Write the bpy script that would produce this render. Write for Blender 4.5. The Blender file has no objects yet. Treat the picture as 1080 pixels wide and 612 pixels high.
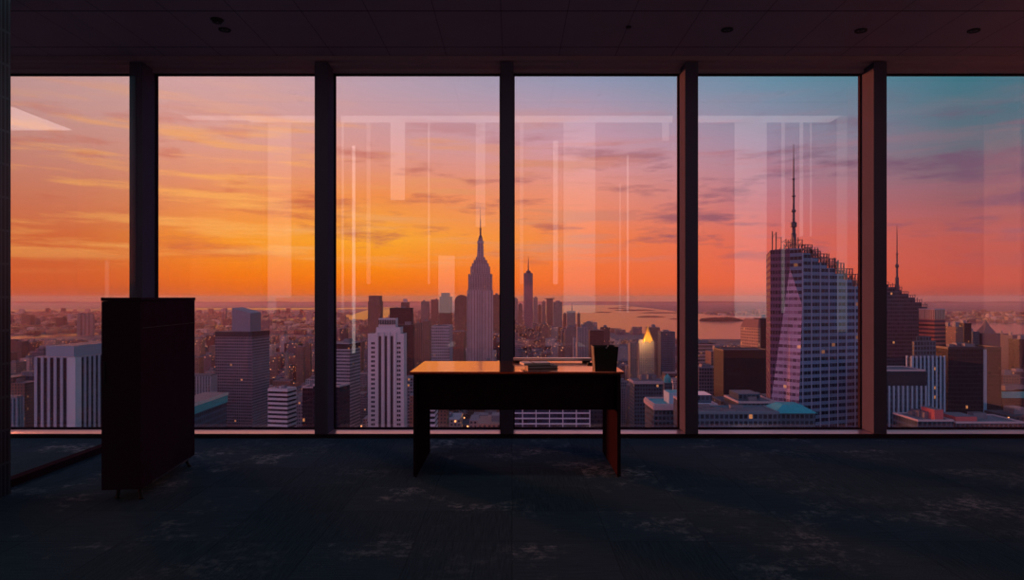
import bpy, bmesh, math, random
from mathutils import Vector, noise
random.seed(7)
S = bpy.context.scene
COL = S.collection
EYE = 1.25            # eye height above the office floor
F = 720.0             # focal length in pixels of the 1080 wide frame
GROUND = -258.0       # street level below the office floor
R = math.radians

def at(px, py, D):
    return Vector(((px - 540) / F * D, D, EYE + (314 - py) / F * D))
def on_ground(px, py, z):
    D = (EYE - z) * F / (py - 314)
    return Vector(((px - 540) / F * D, D, z))
def lin(r, g, b):
    f = lambda c: (c / 12.92 if c <= .04045 else ((c + .055) / 1.055) ** 2.4)
    return (f(r / 255), f(g / 255), f(b / 255), 1)

# ------------------------------------------------------------------ nodes
class NT:
    def __init__(s, tree):
        s.t = tree; s.n = tree.nodes; s.l = tree.links
    def add(s, typ, **kw):
        n = s.n.new(typ)
        for k, v in kw.items(): setattr(n, k, v)
        return n
    def put(s, sock, v):
        if hasattr(v, 'is_output'): s.l.new(v, sock)
        elif v is not None: sock.default_value = v
    def m(s, op, a, b=None, c=None, clamp=False):
        n = s.add('ShaderNodeMath', operation=op); n.use_clamp = clamp
        s.put(n.inputs[0], a); s.put(n.inputs[1], b)
        if c is not None: s.put(n.inputs[2], c)
        return n.outputs[0]
    def mix(s, f, a, b, mode='MIX'):
        n = s.add('ShaderNodeMix', data_type='RGBA', blend_type=mode)
        s.put(n.inputs['Factor'], f); s.put(n.inputs[6], a); s.put(n.inputs[7], b)
        return n.outputs[2]
    def rng(s, v, a, b, c=0., d=1.):
        n = s.add('ShaderNodeMapRange'); n.clamp = True
        s.put(n.inputs[0], v); s.put(n.inputs[1], a); s.put(n.inputs[2], b); s.put(n.inputs[3], c); s.put(n.inputs[4], d)
        return n.outputs[0]
    def noise(s, vec, scale, detail=3, rough=.5, out=0):
        n = s.add('ShaderNodeTexNoise'); s.put(n.inputs['Vector'], vec)
        n.inputs['Scale'].default_value = scale; n.inputs['Detail'].default_value = detail; n.inputs['Roughness'].default_value = rough
        return n.outputs[out]
    def ramp(s, v, stops):
        n = s.add('ShaderNodeValToRGB'); s.put(n.inputs[0], v); cr = n.color_ramp
        while len(cr.elements) < len(stops): cr.elements.new(.5)
        for e, (p, c) in zip(cr.elements, stops): e.position = p
        for e, (p, c) in zip(cr.elements, stops): e.position = p; e.color = c
        return n.outputs[0]
    def scale(s, vec, k):
        n = s.add('ShaderNodeMapping'); s.put(n.inputs[0], vec); n.inputs['Scale'].default_value = k
        return n.outputs[0]

def new_mat(name):
    m = bpy.data.materials.new(name); m.use_nodes = True
    t = NT(m.node_tree); t.n.clear()
    t.out = t.add('ShaderNodeOutputMaterial')
    return m, t
def plain(name, col, rough=.6, metal=0., spec=.5, var=0., vs=3., bump=0.):
    m, t = new_mat(name)
    b = t.add('ShaderNodeBsdfPrincipled'); t.l.new(b.outputs[0], t.out.inputs[0])
    b.inputs['Roughness'].default_value = rough; b.inputs['Metallic'].default_value = metal
    b.inputs['Specular IOR Level'].default_value = spec
    c = col if len(col) == 4 else (*col, 1)
    tc = t.add('ShaderNodeTexCoord').outputs['Object']
    nz = t.noise(tc, vs, 4, .6)
    t.put(b.inputs['Base Color'], t.mix(nz, tuple(x * (1 - var) for x in c[:3]) + (1,), tuple(x * (1 + var) for x in c[:3]) + (1,)))
    if bump:
        bn = t.add('ShaderNodeBump'); bn.inputs['Strength'].default_value = bump; bn.inputs['Distance'].default_value = .002
        t.put(bn.inputs['Height'], t.noise(tc, vs * 60, 2)); t.l.new(bn.outputs[0], b.inputs['Normal'])
    return m
def emit(name, col, k):
    m, t = new_mat(name)
    e = t.add('ShaderNodeEmission'); e.inputs[0].default_value = (*col, 1); e.inputs[1].default_value = k
    t.l.new(e.outputs[0], t.out.inputs[0]); return m

FAC = {}
def facade(name, wall, glass, bw=3., fh=3.6, ww=.6, wh=.6, lit=.02, attr=False, rough=.3, litcol=(1., .36, .12), litk=.6, wrough=.8, group=0):
    """window grid laid over a wall in metres; wall / glass are the real colours of the facade"""
    if name in FAC: return FAC[name]
    m, t = new_mat(name)
    uv = t.add('ShaderNodeUVMap').outputs[0]
    sp = t.add('ShaderNodeSeparateXYZ'); t.l.new(uv, sp.inputs[0])
    x = t.m('DIVIDE', sp.outputs[0], bw); y = t.m('DIVIDE', sp.outputs[1], fh)
    mx = t.m('LESS_THAN', t.m('ABSOLUTE', t.m('SUBTRACT', t.m('FRACT', x), .5)), ww / 2)
    my = t.m('LESS_THAN', t.m('ABSOLUTE', t.m('SUBTRACT', t.m('FRACT', y), .5)), wh / 2)
    mask = t.m('MULTIPLY', mx, my)
    oi = t.add('ShaderNodeObjectInfo')
    cb = t.add('ShaderNodeCombineXYZ')
    t.put(cb.inputs[0], t.m('FLOOR', x)); t.put(cb.inputs[1], t.m('FLOOR', y)); t.put(cb.inputs[2], t.m('MULTIPLY', oi.outputs['Random'], 50.))
    wn = t.add('ShaderNodeTexWhiteNoise', noise_dimensions='3D'); t.l.new(cb.outputs[0], wn.inputs['Vector'])
    v = wn.outputs['Value']
    g = t.mix(v, tuple(c * .45 for c in glass) + (1,), tuple(c * 1.7 for c in glass) + (1,))
    w = (*wall, 1)
    if attr:
        a = t.add('ShaderNodeAttribute'); a.attribute_name = 'tone'
        w = t.mix(1., w, a.outputs['Color'], 'MULTIPLY')
    else:
        w = t.mix(oi.outputs['Random'], tuple(c * .85 for c in wall) + (1,), tuple(c * 1.15 for c in wall) + (1,))
    pos = t.add('ShaderNodeTexCoord').outputs['Object']
    w = t.mix(t.rng(t.noise(pos, .05, 4, .65), .35, .65), w, t.mix(.25, w, (.02, .015, .012, 1)))
    b = t.add('ShaderNodeBsdfPrincipled')
    t.put(b.inputs['Base Color'], t.mix(mask, w, g))
    t.put(b.inputs['Roughness'], t.rng(mask, 0, 1, wrough, rough)); b.inputs['Specular IOR Level'].default_value = .22
    if lit > 0:
        on = t.m('MULTIPLY', t.m('GREATER_THAN', t.m('FRACT', t.m('MULTIPLY', v, 37.7)), 1 - lit), mask)
        b.inputs['Emission Color'].default_value = (*litcol, 1)
        t.put(b.inputs['Emission Strength'], t.m('MULTIPLY', on, litk))
    t.l.new(b.outputs[0], t.out.inputs[0])
    FAC[name] = m
    return m

# ------------------------------------------------------------------ mesh builder
class MB:
    def __init__(s): s.v = []; s.f = []; s.mi = []; s.tone = []; s.T = (1, 1, 1, 1)
    def poly(s, pts, mi=0):
        k = len(s.v); s.v += [tuple(p) for p in pts]; s.f.append(list(range(k, k + len(pts)))); s.mi.append(mi); s.tone.append(s.T)
    def prism(s, xy, z0, z1, mi=0, top=None, taper=None):
        n = len(xy); k = len(s.v)
        up = taper or xy
        s.v += [(p[0], p[1], z0) for p in xy] + [(p[0], p[1], z1 if not callable(z1) else z1(p[0], p[1])) for p in up]
        for i in range(n):
            j = (i + 1) % n
            s.f.append([k + i, k + j, k + n + j, k + n + i]); s.mi.append(mi); s.tone.append(s.T)
        s.f.append([k + n + i for i in range(n)]); s.mi.append(mi if top is None else top); s.tone.append(s.T)
        s.f.append([k + i for i in reversed(range(n))]); s.mi.append(mi); s.tone.append(s.T)
    def box(s, x0, x1, y0, y1, z0, z1, mi=0, top=None):
        s.prism([(x0, y0), (x1, y0), (x1, y1), (x0, y1)], z0, z1, mi, top)
    def bar(s, a, b, r0, r1=None, n=4, mi=0):
        a = Vector(a); b = Vector(b); d = (b - a).normalized(); r1 = r0 if r1 is None else r1
        h = Vector((0, 0, 1)) if abs(d.z) < .9 else Vector((0, 1, 0))
        e = d.cross(h).normalized(); g = d.cross(e)
        k = len(s.v)
        for c, r in ((a, r0), (b, r1)):
            for i in range(n):
                q = 2 * math.pi * (i + .5) / n
                s.v.append(tuple(c + e * r * math.cos(q) + g * r * math.sin(q)))
        for i in range(n):
            j = (i + 1) % n
            s.f.append([k + i, k + j, k + n + j, k + n + i]); s.mi.append(mi); s.tone.append(s.T)
        s.f.append([k + n + i for i in range(n)]); s.f.append([k + i for i in reversed(range(n))]); s.mi += [mi, mi]; s.tone += [s.T, s.T]
    def lathe(s, c, prof, n=24, mi=0):
        k = len(s.v)
        for r, z in prof:
            for i in range(n):
                q = 2 * math.pi * i / n; s.v.append((c[0] + r * math.cos(q), c[1] + r * math.sin(q), c[2] + z))
        for a in range(len(prof) - 1):
            for i in range(n):
                j = (i + 1) % n
                s.f.append([k + a * n + i, k + a * n + j, k + (a + 1) * n + j, k + (a + 1) * n + i]); s.mi.append(mi); s.tone.append(s.T)
        s.f.append([k + i for i in reversed(range(n))]); s.f.append([k + (len(prof) - 1) * n + i for i in range(n)]); s.mi += [mi, mi]; s.tone += [s.T, s.T]
    def build(s, name, mats, parent=None, loc=(0, 0, 0), bevel=0, tone=False, recalc=True):
        me = bpy.data.meshes.new(name)
        me.from_pydata(s.v, [], s.f)
        mats = mats if isinstance(mats, (list, tuple)) else [mats]
        for m in mats: me.materials.append(m)
        for p, mi in zip(me.polygons, s.mi): p.material_index = min(mi, len(mats) - 1)
        if recalc:
            bm = bmesh.new(); bm.from_mesh(me); bmesh.ops.recalc_face_normals(bm, faces=bm.faces)
            if bevel:
                bmesh.ops.remove_doubles(bm, verts=bm.verts, dist=1e-5)
                bmesh.ops.bevel(bm, geom=bm.edges[:], offset=bevel, segments=2, affect='EDGES', profile=.6)
            bm.to_mesh(me); bm.free()
        uvl = me.uv_layers.new(name='UVMap').data
        for p in me.polygons:
            n = p.normal
            if abs(n.z) < .8:
                tx, ty = -n.y, n.x; q = math.hypot(tx, ty) or 1; tx /= q; ty /= q
                pts = [(me.vertices[me.loops[i].vertex_index].co) for i in p.loop_indices]
                us = [c.x * tx + c.y * ty for c in pts]; mu = min(us); mz = max(c.z for c in pts)
                for i, uu, c in zip(p.loop_indices, us, pts): uvl[i].uv = (uu - mu, c.z - mz)
            else:
                for i in p.loop_indices:
                    c = me.vertices[me.loops[i].vertex_index].co; uvl[i].uv = (c.x, c.y)
        if tone:
            at_ = me.attributes.new('tone', 'FLOAT_COLOR', 'FACE')
            for i, c in enumerate(s.tone[:len(me.polygons)]): at_.data[i].color = c
        o = bpy.data.objects.new(name, me); COL.objects.link(o)
        o.location = loc
        if parent: o.parent = parent
        return o
def tag(o, label=None, cat=None, group=None, kind=None):
    for k, v in (('label', label), ('category', cat), ('group', group), ('kind', kind)):
        if v: o[k] = v
    return o
def empty(name, loc=(0, 0, 0), rz=0, **kw):
    o = bpy.data.objects.new(name, None); COL.objects.link(o); o.location = loc; o.rotation_euler.z = rz
    o.empty_display_size = .1
    return tag(o, **kw) if kw else o

# ================================================================== materials of the office
M = {}
M['mull'] = plain('dark_red_metal', (.135, .115, .18), .6, 0, .0, .12, 4)
M['frame'] = plain('frame_metal', (.05, .03, .045), .6, 0, .0, .1, 4)
M['sill'] = plain('sill_metal', (.85, .52, .58), .3, .6, .5, .08, 4)
M['desk'] = plain('dark_desk_laminate', (.034, .014, .023), .75, 0, .0, .25, 12, .3)
M['cab'] = plain('dark_cabinet_steel', (.06, .026, .05), .75, 0, .0, .2, 8, .3)
M['black'] = plain('black_plastic', (.01, .009, .011), .5)
M['rubber'] = plain('black_rubber', (.012, .012, .013), .8)
M['chrome'] = plain('brushed_steel', (.25, .25, .27), .3, .9)
M['paper'] = plain('pale_paper', (.6, .55, .58), .7, 0, .4, .06)
M['pale'] = plain('pale_lacquer', (.9, .75, .8), .25, .5, .5, .05)
M['leather'] = plain('dark_book_cover', (.02, .014, .018), .55, 0, .4, .2, 20)
M['grey'] = plain('grey_book_cover', (.7, .58, .66), .35, 0, .4, .1, 20)

# desktop: thin satin laminate, its red metallic base put in to redden the sky's reflection
m, t = new_mat('satin_desktop'); b = t.add('ShaderNodeBsdfPrincipled'); t.l.new(b.outputs[0], t.out.inputs[0])
tc = t.add('ShaderNodeTexCoord').outputs['Object']
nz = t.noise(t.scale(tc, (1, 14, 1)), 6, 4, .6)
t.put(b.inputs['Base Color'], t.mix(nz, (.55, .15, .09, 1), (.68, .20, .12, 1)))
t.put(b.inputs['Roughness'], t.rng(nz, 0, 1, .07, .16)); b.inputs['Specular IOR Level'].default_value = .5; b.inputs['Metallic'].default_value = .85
M['desktop'] = m

# carpet tiles, half metre squares, each with its own lay and pale patches that paint in sheen
m, t = new_mat('carpet_tiles'); b = t.add('ShaderNodeBsdfPrincipled'); t.l.new(b.outputs[0], t.out.inputs[0])
pos = t.add('ShaderNodeTexCoord').outputs['Object']
sp = t.add('ShaderNodeSeparateXYZ'); t.l.new(pos, sp.inputs[0])
cx, cy = t.m('DIVIDE', sp.outputs[0], .5), t.m('DIVIDE', sp.outputs[1], .5)
cb = t.add('ShaderNodeCombineXYZ'); t.put(cb.inputs[0], t.m('FLOOR', cx)); t.put(cb.inputs[1], t.m('FLOOR', cy))
wn = t.add('ShaderNodeTexWhiteNoise', noise_dimensions='3D'); t.l.new(cb.outputs[0], wn.inputs['Vector'])
v = wn.outputs['Value']
flip = t.m('GREATER_THAN', v, .5)
la = t.noise(t.scale(pos, (3, 70, 3)), 1.6, 3, .6); lb = t.noise(t.scale(pos, (70, 3, 3)), 1.6, 3, .6)
lay = t.m('ADD', t.m('MULTIPLY', la, flip), t.m('MULTIPLY', lb, t.m('SUBTRACT', 1., flip)))
sheen_area = t.rng(t.noise(pos, 1.15, 6, .72), .52, .62)
pick = t.rng(v, .45, .8)
crack = t.noise(pos, 16, 5, .75)
patch = t.m('MULTIPLY', t.m('MULTIPLY', sheen_area, t.rng(crack, .46, .58)), t.m('ADD', .25, t.m('MULTIPLY', pick, .75)))
fine = t.noise(pos, 220, 2, .6)
base = t.mix(t.m('MULTIPLY', t.m('ADD', t.rng(lay, .15, .85), t.m('MULTIPLY', v, .25)), .8), (.032, .072, .112, 1), (.12, .21, .30, 1))
base = t.mix(patch, base, (.42, .54, .66, 1))
base = t.mix(t.rng(fine, .35, .65), t.mix(.55, base, (0, 0, 0, 1)), base)
gx = t.m('GREATER_THAN', t.m('ABSOLUTE', t.m('SUBTRACT', t.m('FRACT', cx), .5)), .492)
gy = t.m('GREATER_THAN', t.m('ABSOLUTE', t.m('SUBTRACT', t.m('FRACT', cy), .5)), .492)
seam = t.m('MAXIMUM', gx, gy)
t.put(b.inputs['Base Color'], t.mix(t.m('MULTIPLY', seam, .22), base, (.004, .005, .008, 1)))
b.inputs['Roughness'].default_value = .75; b.inputs['Specular IOR Level'].default_value = .0
bn = t.add('ShaderNodeBump'); bn.inputs['Strength'].default_value = .6; bn.inputs['Distance'].default_value = .004
t.put(bn.inputs['Height'], t.m('ADD', t.m('MULTIPLY', fine, .6), t.m('ADD', t.m('MULTIPLY', lay, .4), t.m('MULTIPLY', patch, .6)))); t.l.new(bn.outputs[0], b.inputs['Normal'])
M['carpet'] = m

# ceiling panels with dark joints
m, t = new_mat('ceiling_panels'); b = t.add('ShaderNodeBsdfPrincipled'); t.l.new(b.outputs[0], t.out.inputs[0])
pos = t.add('ShaderNodeTexCoord').outputs['Object']
sp = t.add('ShaderNodeSeparateXYZ'); t.l.new(pos, sp.inputs[0])
jx = t.m('LESS_THAN', t.m('ABSOLUTE', t.m('SUBTRACT', t.m('FRACT', t.m('DIVIDE', t.m('ADD', sp.outputs[0], .333), .5)), .5)), .008)
jx = t.m('MULTIPLY', jx, .5)
jy = t.m('LESS_THAN', t.m('ABSOLUTE', t.m('SUBTRACT', t.m('FRACT', t.m('DIVIDE', t.m('SUBTRACT', sp.outputs[1], 5.86 - .37), .74)), .5)), .009)
jm = t.m('MAXIMUM', jx, jy)
nz = t.noise(pos, 2.5, 4, .6)
t.put(b.inputs['Base Color'], t.mix(jm, t.mix(nz, (.34, .27, .38, 1), (.44, .36, .49, 1)), (.006, .005, .007, 1)))
b.inputs['Roughness'].default_value = .55
M['ceil'] = m

# fluted dark blue lining of the post beside the glass partition
m, t = new_mat('fluted_blue_lining'); b = t.add('ShaderNodeBsdfPrincipled'); t.l.new(b.outputs[0], t.out.inputs[0])
pos = t.add('ShaderNodeTexCoord').outputs['Object']
sp = t.add('ShaderNodeSeparateXYZ'); t.l.new(pos, sp.inputs[0])
st = t.m('FRACT', t.m('DIVIDE', sp.outputs[1], .034)); ln = t.m('GREATER_THAN', st, .6)
dash = t.m('GREATER_THAN', t.m('FRACT', t.m('DIVIDE', sp.outputs[2], .21)), .93)
t.put(b.inputs['Base Color'], t.mix(t.m('MAXIMUM', ln, dash), (.015, .035, .06, 1), (.07, .13, .18, 1)))
b.inputs['Roughness'].default_value = .35
M['flute'] = m
M['wall'] = plain('dark_wall_paint', (.13, .12, .16), .6, 0, .4, .1, 2)
M['white'] = plain('white_wall_paint', (.7, .66, .68), .7, 0, .3, .04, 2)

def glass_mat(name, refl, tint):
    m, t = new_mat(name)
    tr = t.add('ShaderNodeBsdfTransparent'); tr.inputs[0].default_value = (*tint, 1)
    gl = t.add('ShaderNodeBsdfGlossy'); gl.inputs['Roughness'].default_value = 0
    mx = t.add('ShaderNodeMixShader'); mx.inputs[0].default_value = refl
    t.l.new(tr.outputs[0], mx.inputs[1]); t.l.new(gl.outputs[0], mx.inputs[2]); t.l.new(mx.outputs[0], t.out.inputs[0])
    return m
M['glass'] = glass_mat('coated_window_glass', .10, (.985, .985, .985))
M['pglass'] = glass_mat('partition_glass', .03, (.97, .97, .97))

# ================================================================== office shell
def struct(o): o['kind'] = 'structure'; return o
W0, W1 = 6.08, 6.34          # inner and outer plane of the window wall
CEIL = 3.40
XL, XR, YB = -9.0, 5.62, -1.5
b = MB(); b.box(XL, 9, YB - .2, W1 + .02, -.3, 0); struct(b.build('floor', M['carpet']))
b = MB(); b.box(XL, 9, 4.56, W1 + .02, CEIL, CEIL + .5); struct(b.build('ceiling', M['ceil']))
b = MB(); b.box(XL, 9, YB - .2, 4.56, 5.3, 5.5); b.box(XL, 9, 4.56, 4.66, CEIL + .5, 5.5); struct(b.build('ceiling_rear', M['wall']))
b = MB(); b.box(XL, 9, YB - .2, YB, 0, 5.3); struct(b.build('wall_back', M['wall']))
b = MB(); b.box(XL - .2, XL, YB - .2, W1, 0, 5.3); struct(b.build('wall_left', M['wall']))
b = MB(); b.box(8.8, 9, YB - .2, W1, 0, 5.3); struct(b.build('wall_right', M['wall']))
b = MB(); b.box(XR, XR + .14, 4.5, W0 + .1, 0, CEIL); struct(b.build('wall_side', M['white']))
# window header, stepped head and lower rail
b = MB()
b.box(XL, 9, W0 - .01, W0 + .07, 3.362, CEIL); b.box(XL, 9, W0 + .07, W0 + .17, 3.345, CEIL); b.box(XL, 9, W0 + .17, W1, 3.315, CEIL)
struct(b.build('trim_1', plain('pale_red_metal', (.5, .36, .44), .5, 0, .3, .08, 4)))
b = MB(); b.box(XL, 9, W0 - .012, W0 + .004, 0, .033); struct(b.build('trim_2', M['frame']))
b = MB(); b.box(XL, 9, W0 + .004, W1, 0, .036); struct(b.build('window_sill', M['sill']))
MX = [-5.06, -3.35, -1.70, -.045, 1.60, 3.28, 4.94, 6.60]
MW = .058
for i, x in enumerate(MX):
    b = MB(); b.box(x - MW, x + MW, W0, W1, .034, 3.35)
    b.box(x - MW - .006, x + MW + .006, W1 - .03, W1 + .005, .034, 3.32)
    struct(b.build('trim_%d' % (i + 3), M['mull']))
for i in range(len(MX) - 1):
    x0, x1 = MX[i] + MW, MX[i + 1] - MW
    w = empty('window_%d' % (i + 1), ((x0 + x1) / 2, W1, .036)); w['kind'] = 'structure'
    hw = (x1 - x0) / 2
    b = MB(); e = .012
    b.box(-hw, hw, -.045, -.005, 0, e); b.box(-hw, hw, -.045, -.005, 3.279 - e, 3.279)
    b.box(-hw, -hw + e, -.045, -.005, e, 3.279 - e); b.box(hw - e, hw, -.045, -.005, e, 3.279 - e)
    b.build('window_frame', M['frame'], w)
    b = MB(); b.box(-hw + .004, hw - .004, -.03, -.018, .004, 3.275); b.build('glass_pane', M['glass'], w)

# glass partition running from the window wall towards the viewer
p = empty('glass_partition', (-3.33, 4.36, 0), label='frameless glass partition with dark floor rail behind the tall cabinet', cat='partition')
b = MB(); b.box(-.035, .035, 0, W0 - 4.36 - .005, 0.001, .05); b.build('floor_rail', M['frame'], p)
b = MB(); b.box(-.006, .006, .003, W0 - 4.36 - .025, .048, CEIL - .002); b.build('glass_pane', M['pglass'], p)
b = MB(); b.box(-3.9, -3.2, 3.9, 4.358, 0, CEIL, 0); struct(b.build('wall_post', M['flute']))

# little fittings in the ceiling
spots = [(237, 31, 'small round ceiling fitting above the tall cabinet, nearer the window'), (663, 28, 'tiny ceiling fitting nearest the middle, above the desk cup'),
         (767, 31, 'small round ceiling fitting above the fifth window pane'), (908, 32, 'small round ceiling fitting in line with the fifth mullion'),
         (1027, 32, 'small round ceiling fitting above the last window pane')]
def fitting(px, py, label, r):
    D = (CEIL - EYE) * F / (314 - py)
    o = empty('downlight', ((px - 540) / F * D, D, CEIL), label=label, cat='downlight', group='small ceiling fittings')
    b = MB(); b.lathe((0, 0, 0), [(r * .55, -.006), (r, -.010), (r * 1.06, -.004), (r * 1.06, -.0005)], 24); b.build('trim_ring', M['black'], o)
    b = MB(); b.lathe((0, 0, 0), [(r * .2, -.002), (r * .5, -.008), (r * .5, -.0045), (r * .52, -.0005)], 20); b.build('lens', M['chrome'], o)
for px, py, lab in spots: fitting(px, py, lab, .045 if px != 663 else .02)
D = (CEIL - EYE) * F / (314 - 20.5)
o = empty('smoke_detector', ((229 - 540) / F * D, D, CEIL), label='ceiling sensor puck just nearer the viewer than the round fitting above the cabinet', cat='detector')
b = MB(); b.lathe((0, 0, 0), [(.02, -.03), (.034, -.026), (.04, -.012), (.05, -.006), (.05, -.0005)], 24); b.build('housing', M['black'], o)
b = MB(); b.lathe((.012, -.02, -.03), [(.004, -.003), (.006, 0)], 10); b.build('indicator', M['chrome'], o)

# office lights mirrored in the glass; rear-wall strips are added for its streaks
def lamp(name, x0, x1, y0, y1, z0, z1, k, label, cat='light', col=(1., .80, .78), group=None, vert=False):
    o = empty(name, ((x0 + x1) / 2, (y0 + y1) / 2, z0), label=label, cat=cat, group=group)
    hx, hy, hz = (x1 - x0) / 2, (y1 - y0) / 2, z1 - z0
    key = 'lamp%.2f' % k
    if key not in M: M[key] = emit('lamp_diffuser_%d' % round(k * 100), col, k)
    b = MB()
    if vert:
        b.box(-hx - .02, hx + .02, -hy, -hy + .02, -.02, hz + .02); b.build('backplate', M['black'], o)
        b = MB(); b.box(-hx, hx, -hy + .021, hy, 0, hz); b.build('diffuser', M[key], o)
    else:
        b.box(-hx - .01, hx + .01, -hy - .01, hy + .01, .011, hz); b.build('housing', M['black'], o)
        b = MB(); b.box(-hx, hx, -hy, hy, 0, .01); b.build('diffuser', M[key], o)
    return o
lamp('linear_ceiling_light', -3.93, 3.93, 4.17, 4.52, 3.42, 3.5, .75, 'long linear ceiling light hung behind the edge of the lowered ceiling')
lamp('ceiling_light_panel', -8.6, -5.6, 3.95, 5.3, CEIL - .022, CEIL - .001, 1.6, 'square ceiling light panel of the room beyond the glass partition')
SW = 50.7
strips = [(205, 211, 125, 292, .45), (237, 262, 120, 300, .30), (285, 309, 120, 330, .42), (303, 306, 180, 350, .5),
          (362, 364, 125, 330, .5), (373, 376, 155, 420, 1.2), (388, 392, 80, 300, .35), (413, 428, 120, 212, .7), (452, 454, 130, 300, .5),
          (463, 480, 270, 330, .6), (502, 512, 120, 240, .5), (548, 552, 125, 300, .3), (583, 588, 150, 300, .7), (594, 627, 120, 330, .48),
          (660, 662, 165, 330, .7), (652, 654, 195, 330, .4), (773, 806, 120, 335, .62), (822, 825, 120, 330, .5), (841, 844, 100, 250, .6), (852, 853, 110, 250, .5),
          (880, 890, 120, 350, .3), (697, 704, 120, 150, .5), (64, 68, 250, 330, .3), (115, 118, 275, 330, .3), (270, 278, 270, 350, .2)]
for i, (a, c, t0, t1, k) in enumerate(strips):
    z1 = min(5.2, EYE + (314 - t0) / SW); z0 = max(.1, EYE + (314 - t1) / SW)
    lamp('streak_light', (a - 540) / SW, (c - 540) / SW, YB + .01, YB + .07, z0, z1, k, 'tall luminous strip added on the unseen rear wall to streak the window glass', group='added luminous strips on the rear wall', vert=True)

# ================================================================== desk and the things on it
DX0, DX1, DY0, DY1 = -.682, .752, 4.72, 5.49
desk = empty('desk', ((DX0 + DX1) / 2, (DY0 + DY1) / 2, 0), label='wide dark office desk with panel legs in front of the windows', cat='desk')
hx, hy = (DX1 - DX0) / 2, (DY1 - DY0) / 2
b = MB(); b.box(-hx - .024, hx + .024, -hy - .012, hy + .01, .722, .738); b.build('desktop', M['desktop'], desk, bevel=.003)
b = MB(); b.box(-hx, hx, -hy + .005, hy - .005, .706, .7215); b.build('apron', M['desk'], desk, bevel=.002)
for s_ in (-1, 1):
    b = MB(); x = s_ * (hx - .012); b.box(x - .012, x + .012, -hy, hy, .012, .705); b.build('side_panel', M['desk'], desk, bevel=.002)
    b = MB(); b.lathe((x, -hy + .04, 0), [(.009, 0), (.009, .0118)], 12); b.build('foot', M['rubber'], desk)
    b = MB(); b.lathe((x, hy - .04, 0), [(.009, 0), (.009, .0118)], 12); b.build('foot', M['rubber'], desk)
b = MB(); b.box(-hx + .025, hx - .025, -hy + .10, -hy + .118, .456, .7055); b.build('modesty_panel', M['desk'], desk, bevel=.002)
b = MB(); b.box(-hx + .2, hx - .35, -hy + .14, -hy + .3, .464, .5); b.box(-hx + .2, hx - .35, -hy + .128, -hy + .14, .464, .55); b.build('cable_tray', M['black'], desk)
for x in (-hx + .35, hx - .5):
    b = MB(); b.box(x, x + .02, -hy + .14, -hy + .3, .5, .7055); b.build('tray_bracket', M['black'], desk)
ZT = .738
def onto(px, py):    # point of the desk top seen at a pixel
    D = (EYE - ZT) * F / (py - 314); return (px - 540) / F * D, D
# books
bx, by = onto(566, 388.5)
o = empty('notebook', (bx + .035, by + .03, ZT), R(8), label='dark closed notebook lying on the desk under the grey one', cat='notebook')
b = MB(); b.box(-.11, .11, -.075, .075, .0005, .004); b.box(-.11, .11, -.075, .075, .018, .022); b.box(-.11, -.106, -.075, .075, .004, .018); b.build('cover', M['leather'], o)
b = MB(); b.box(-.105, .105, -.07, .07, .0042, .0178); b.build('pages', M['grey'], o)
o = empty('notebook', (bx - .01, by + .045, ZT + .0225), R(12), label='grey pale-edged notebook lying on top of the dark one', cat='notebook')
b = MB(); b.box(-.1, .1, -.07, .07, .0005, .0035); b.box(-.1, .1, -.07, .07, .0135, .017); b.box(-.1, -.097, -.07, .07, .0035, .0135); b.build('cover', M['grey'], o)
b = MB(); b.box(-.096, .097, -.067, .067, .0036, .0134); b.build('pages', M['paper'], o)
b = MB(); b.box(-.03, -.022, -.0705, .0705, .0171, .0185); b.build('elastic_band', M['leather'], o)
# pale bar along the rear edge
o = empty('monitor_shelf', (.32, DY1 - .05, ZT), label='long slim pale shelf bar along the rear edge of the desk', cat='shelf')
b = MB(); b.box(-.31, .31, -.035, .035, .012, .032); b.build('board', M['pale'], o, bevel=.003)
for x in (-.27, .27):
    b = MB(); b.box(x - .03, x + .03, -.03, .03, 0, .0118); b.build('foot', M['black'], o)
# pen cup: square, wider at the mouth, with a notch in its front lip
cx_, cy_ = onto(639, 390.3)
o = empty('pen_cup', (cx_, cy_ + .075, ZT), label='dark square pen holder with notched lip at the end of the desk', cat='pen holder')
b = MB(); w0, w1, h = .076, .088, .165
def wall(pts): b.poly(pts)
def ring(w, z): return [(-w, -w, z), (w, -w, z), (w, w, z), (-w, w, z)]
q0, q1, i0, i1 = ring(w0, .001), ring(w1, h), ring(w0 - .006, .008), ring(w1 - .005, h)
nz_ = .018
for i in range(4):
    j = (i + 1) % 4
    for lo, hi in ((q0, q1), (i0, i1)):
        if i == 0:
            A, B, C, Dd = lo[i], lo[j], hi[j], hi[i]
            mid = [( .008, hi[0][1], h), (.004, hi[0][1] * .97, h - .034), (-.004 + .006, hi[0][1] * .97, h - .036), (-.006, hi[0][1], h)]
            b.poly([A, B, C] + mid + [Dd])
        else: b.poly([lo[i], lo[j], hi[j], hi[i]])
    b.poly([q1[i], q1[j], i1[j], i1[i]] if i else [q1[0], (-.006, q1[0][1], h), (-.006, i1[0][1], h), i1[0]])
b.poly([q1[1], (.008, q1[0][1], h), (.008, i1[0][1], h), i1[1]])
b.poly(q0); b.poly(i0)
b.build('cup_body', M['black'], o, recalc=False)
b = MB(); b.box(-.05, .05, -.04, .05, .009, .15); b.build('dark_liner', M['leather'], o)
pen = empty('pencil', (cx_ + .012, cy_ + .03, ZT + .151), label='short pencil standing in the square pen holder', cat='pencil')
b = MB(); b.bar((0, 0, 0), (.008, .004, .020), .0035, .0035, 6); b.build('shaft', M['paper'], pen)
x, y = onto(622, 384.5)
o = empty('eraser', (x, y, ZT), R(20), label='small dark block lying just beside the pen holder', cat='eraser')
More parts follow.
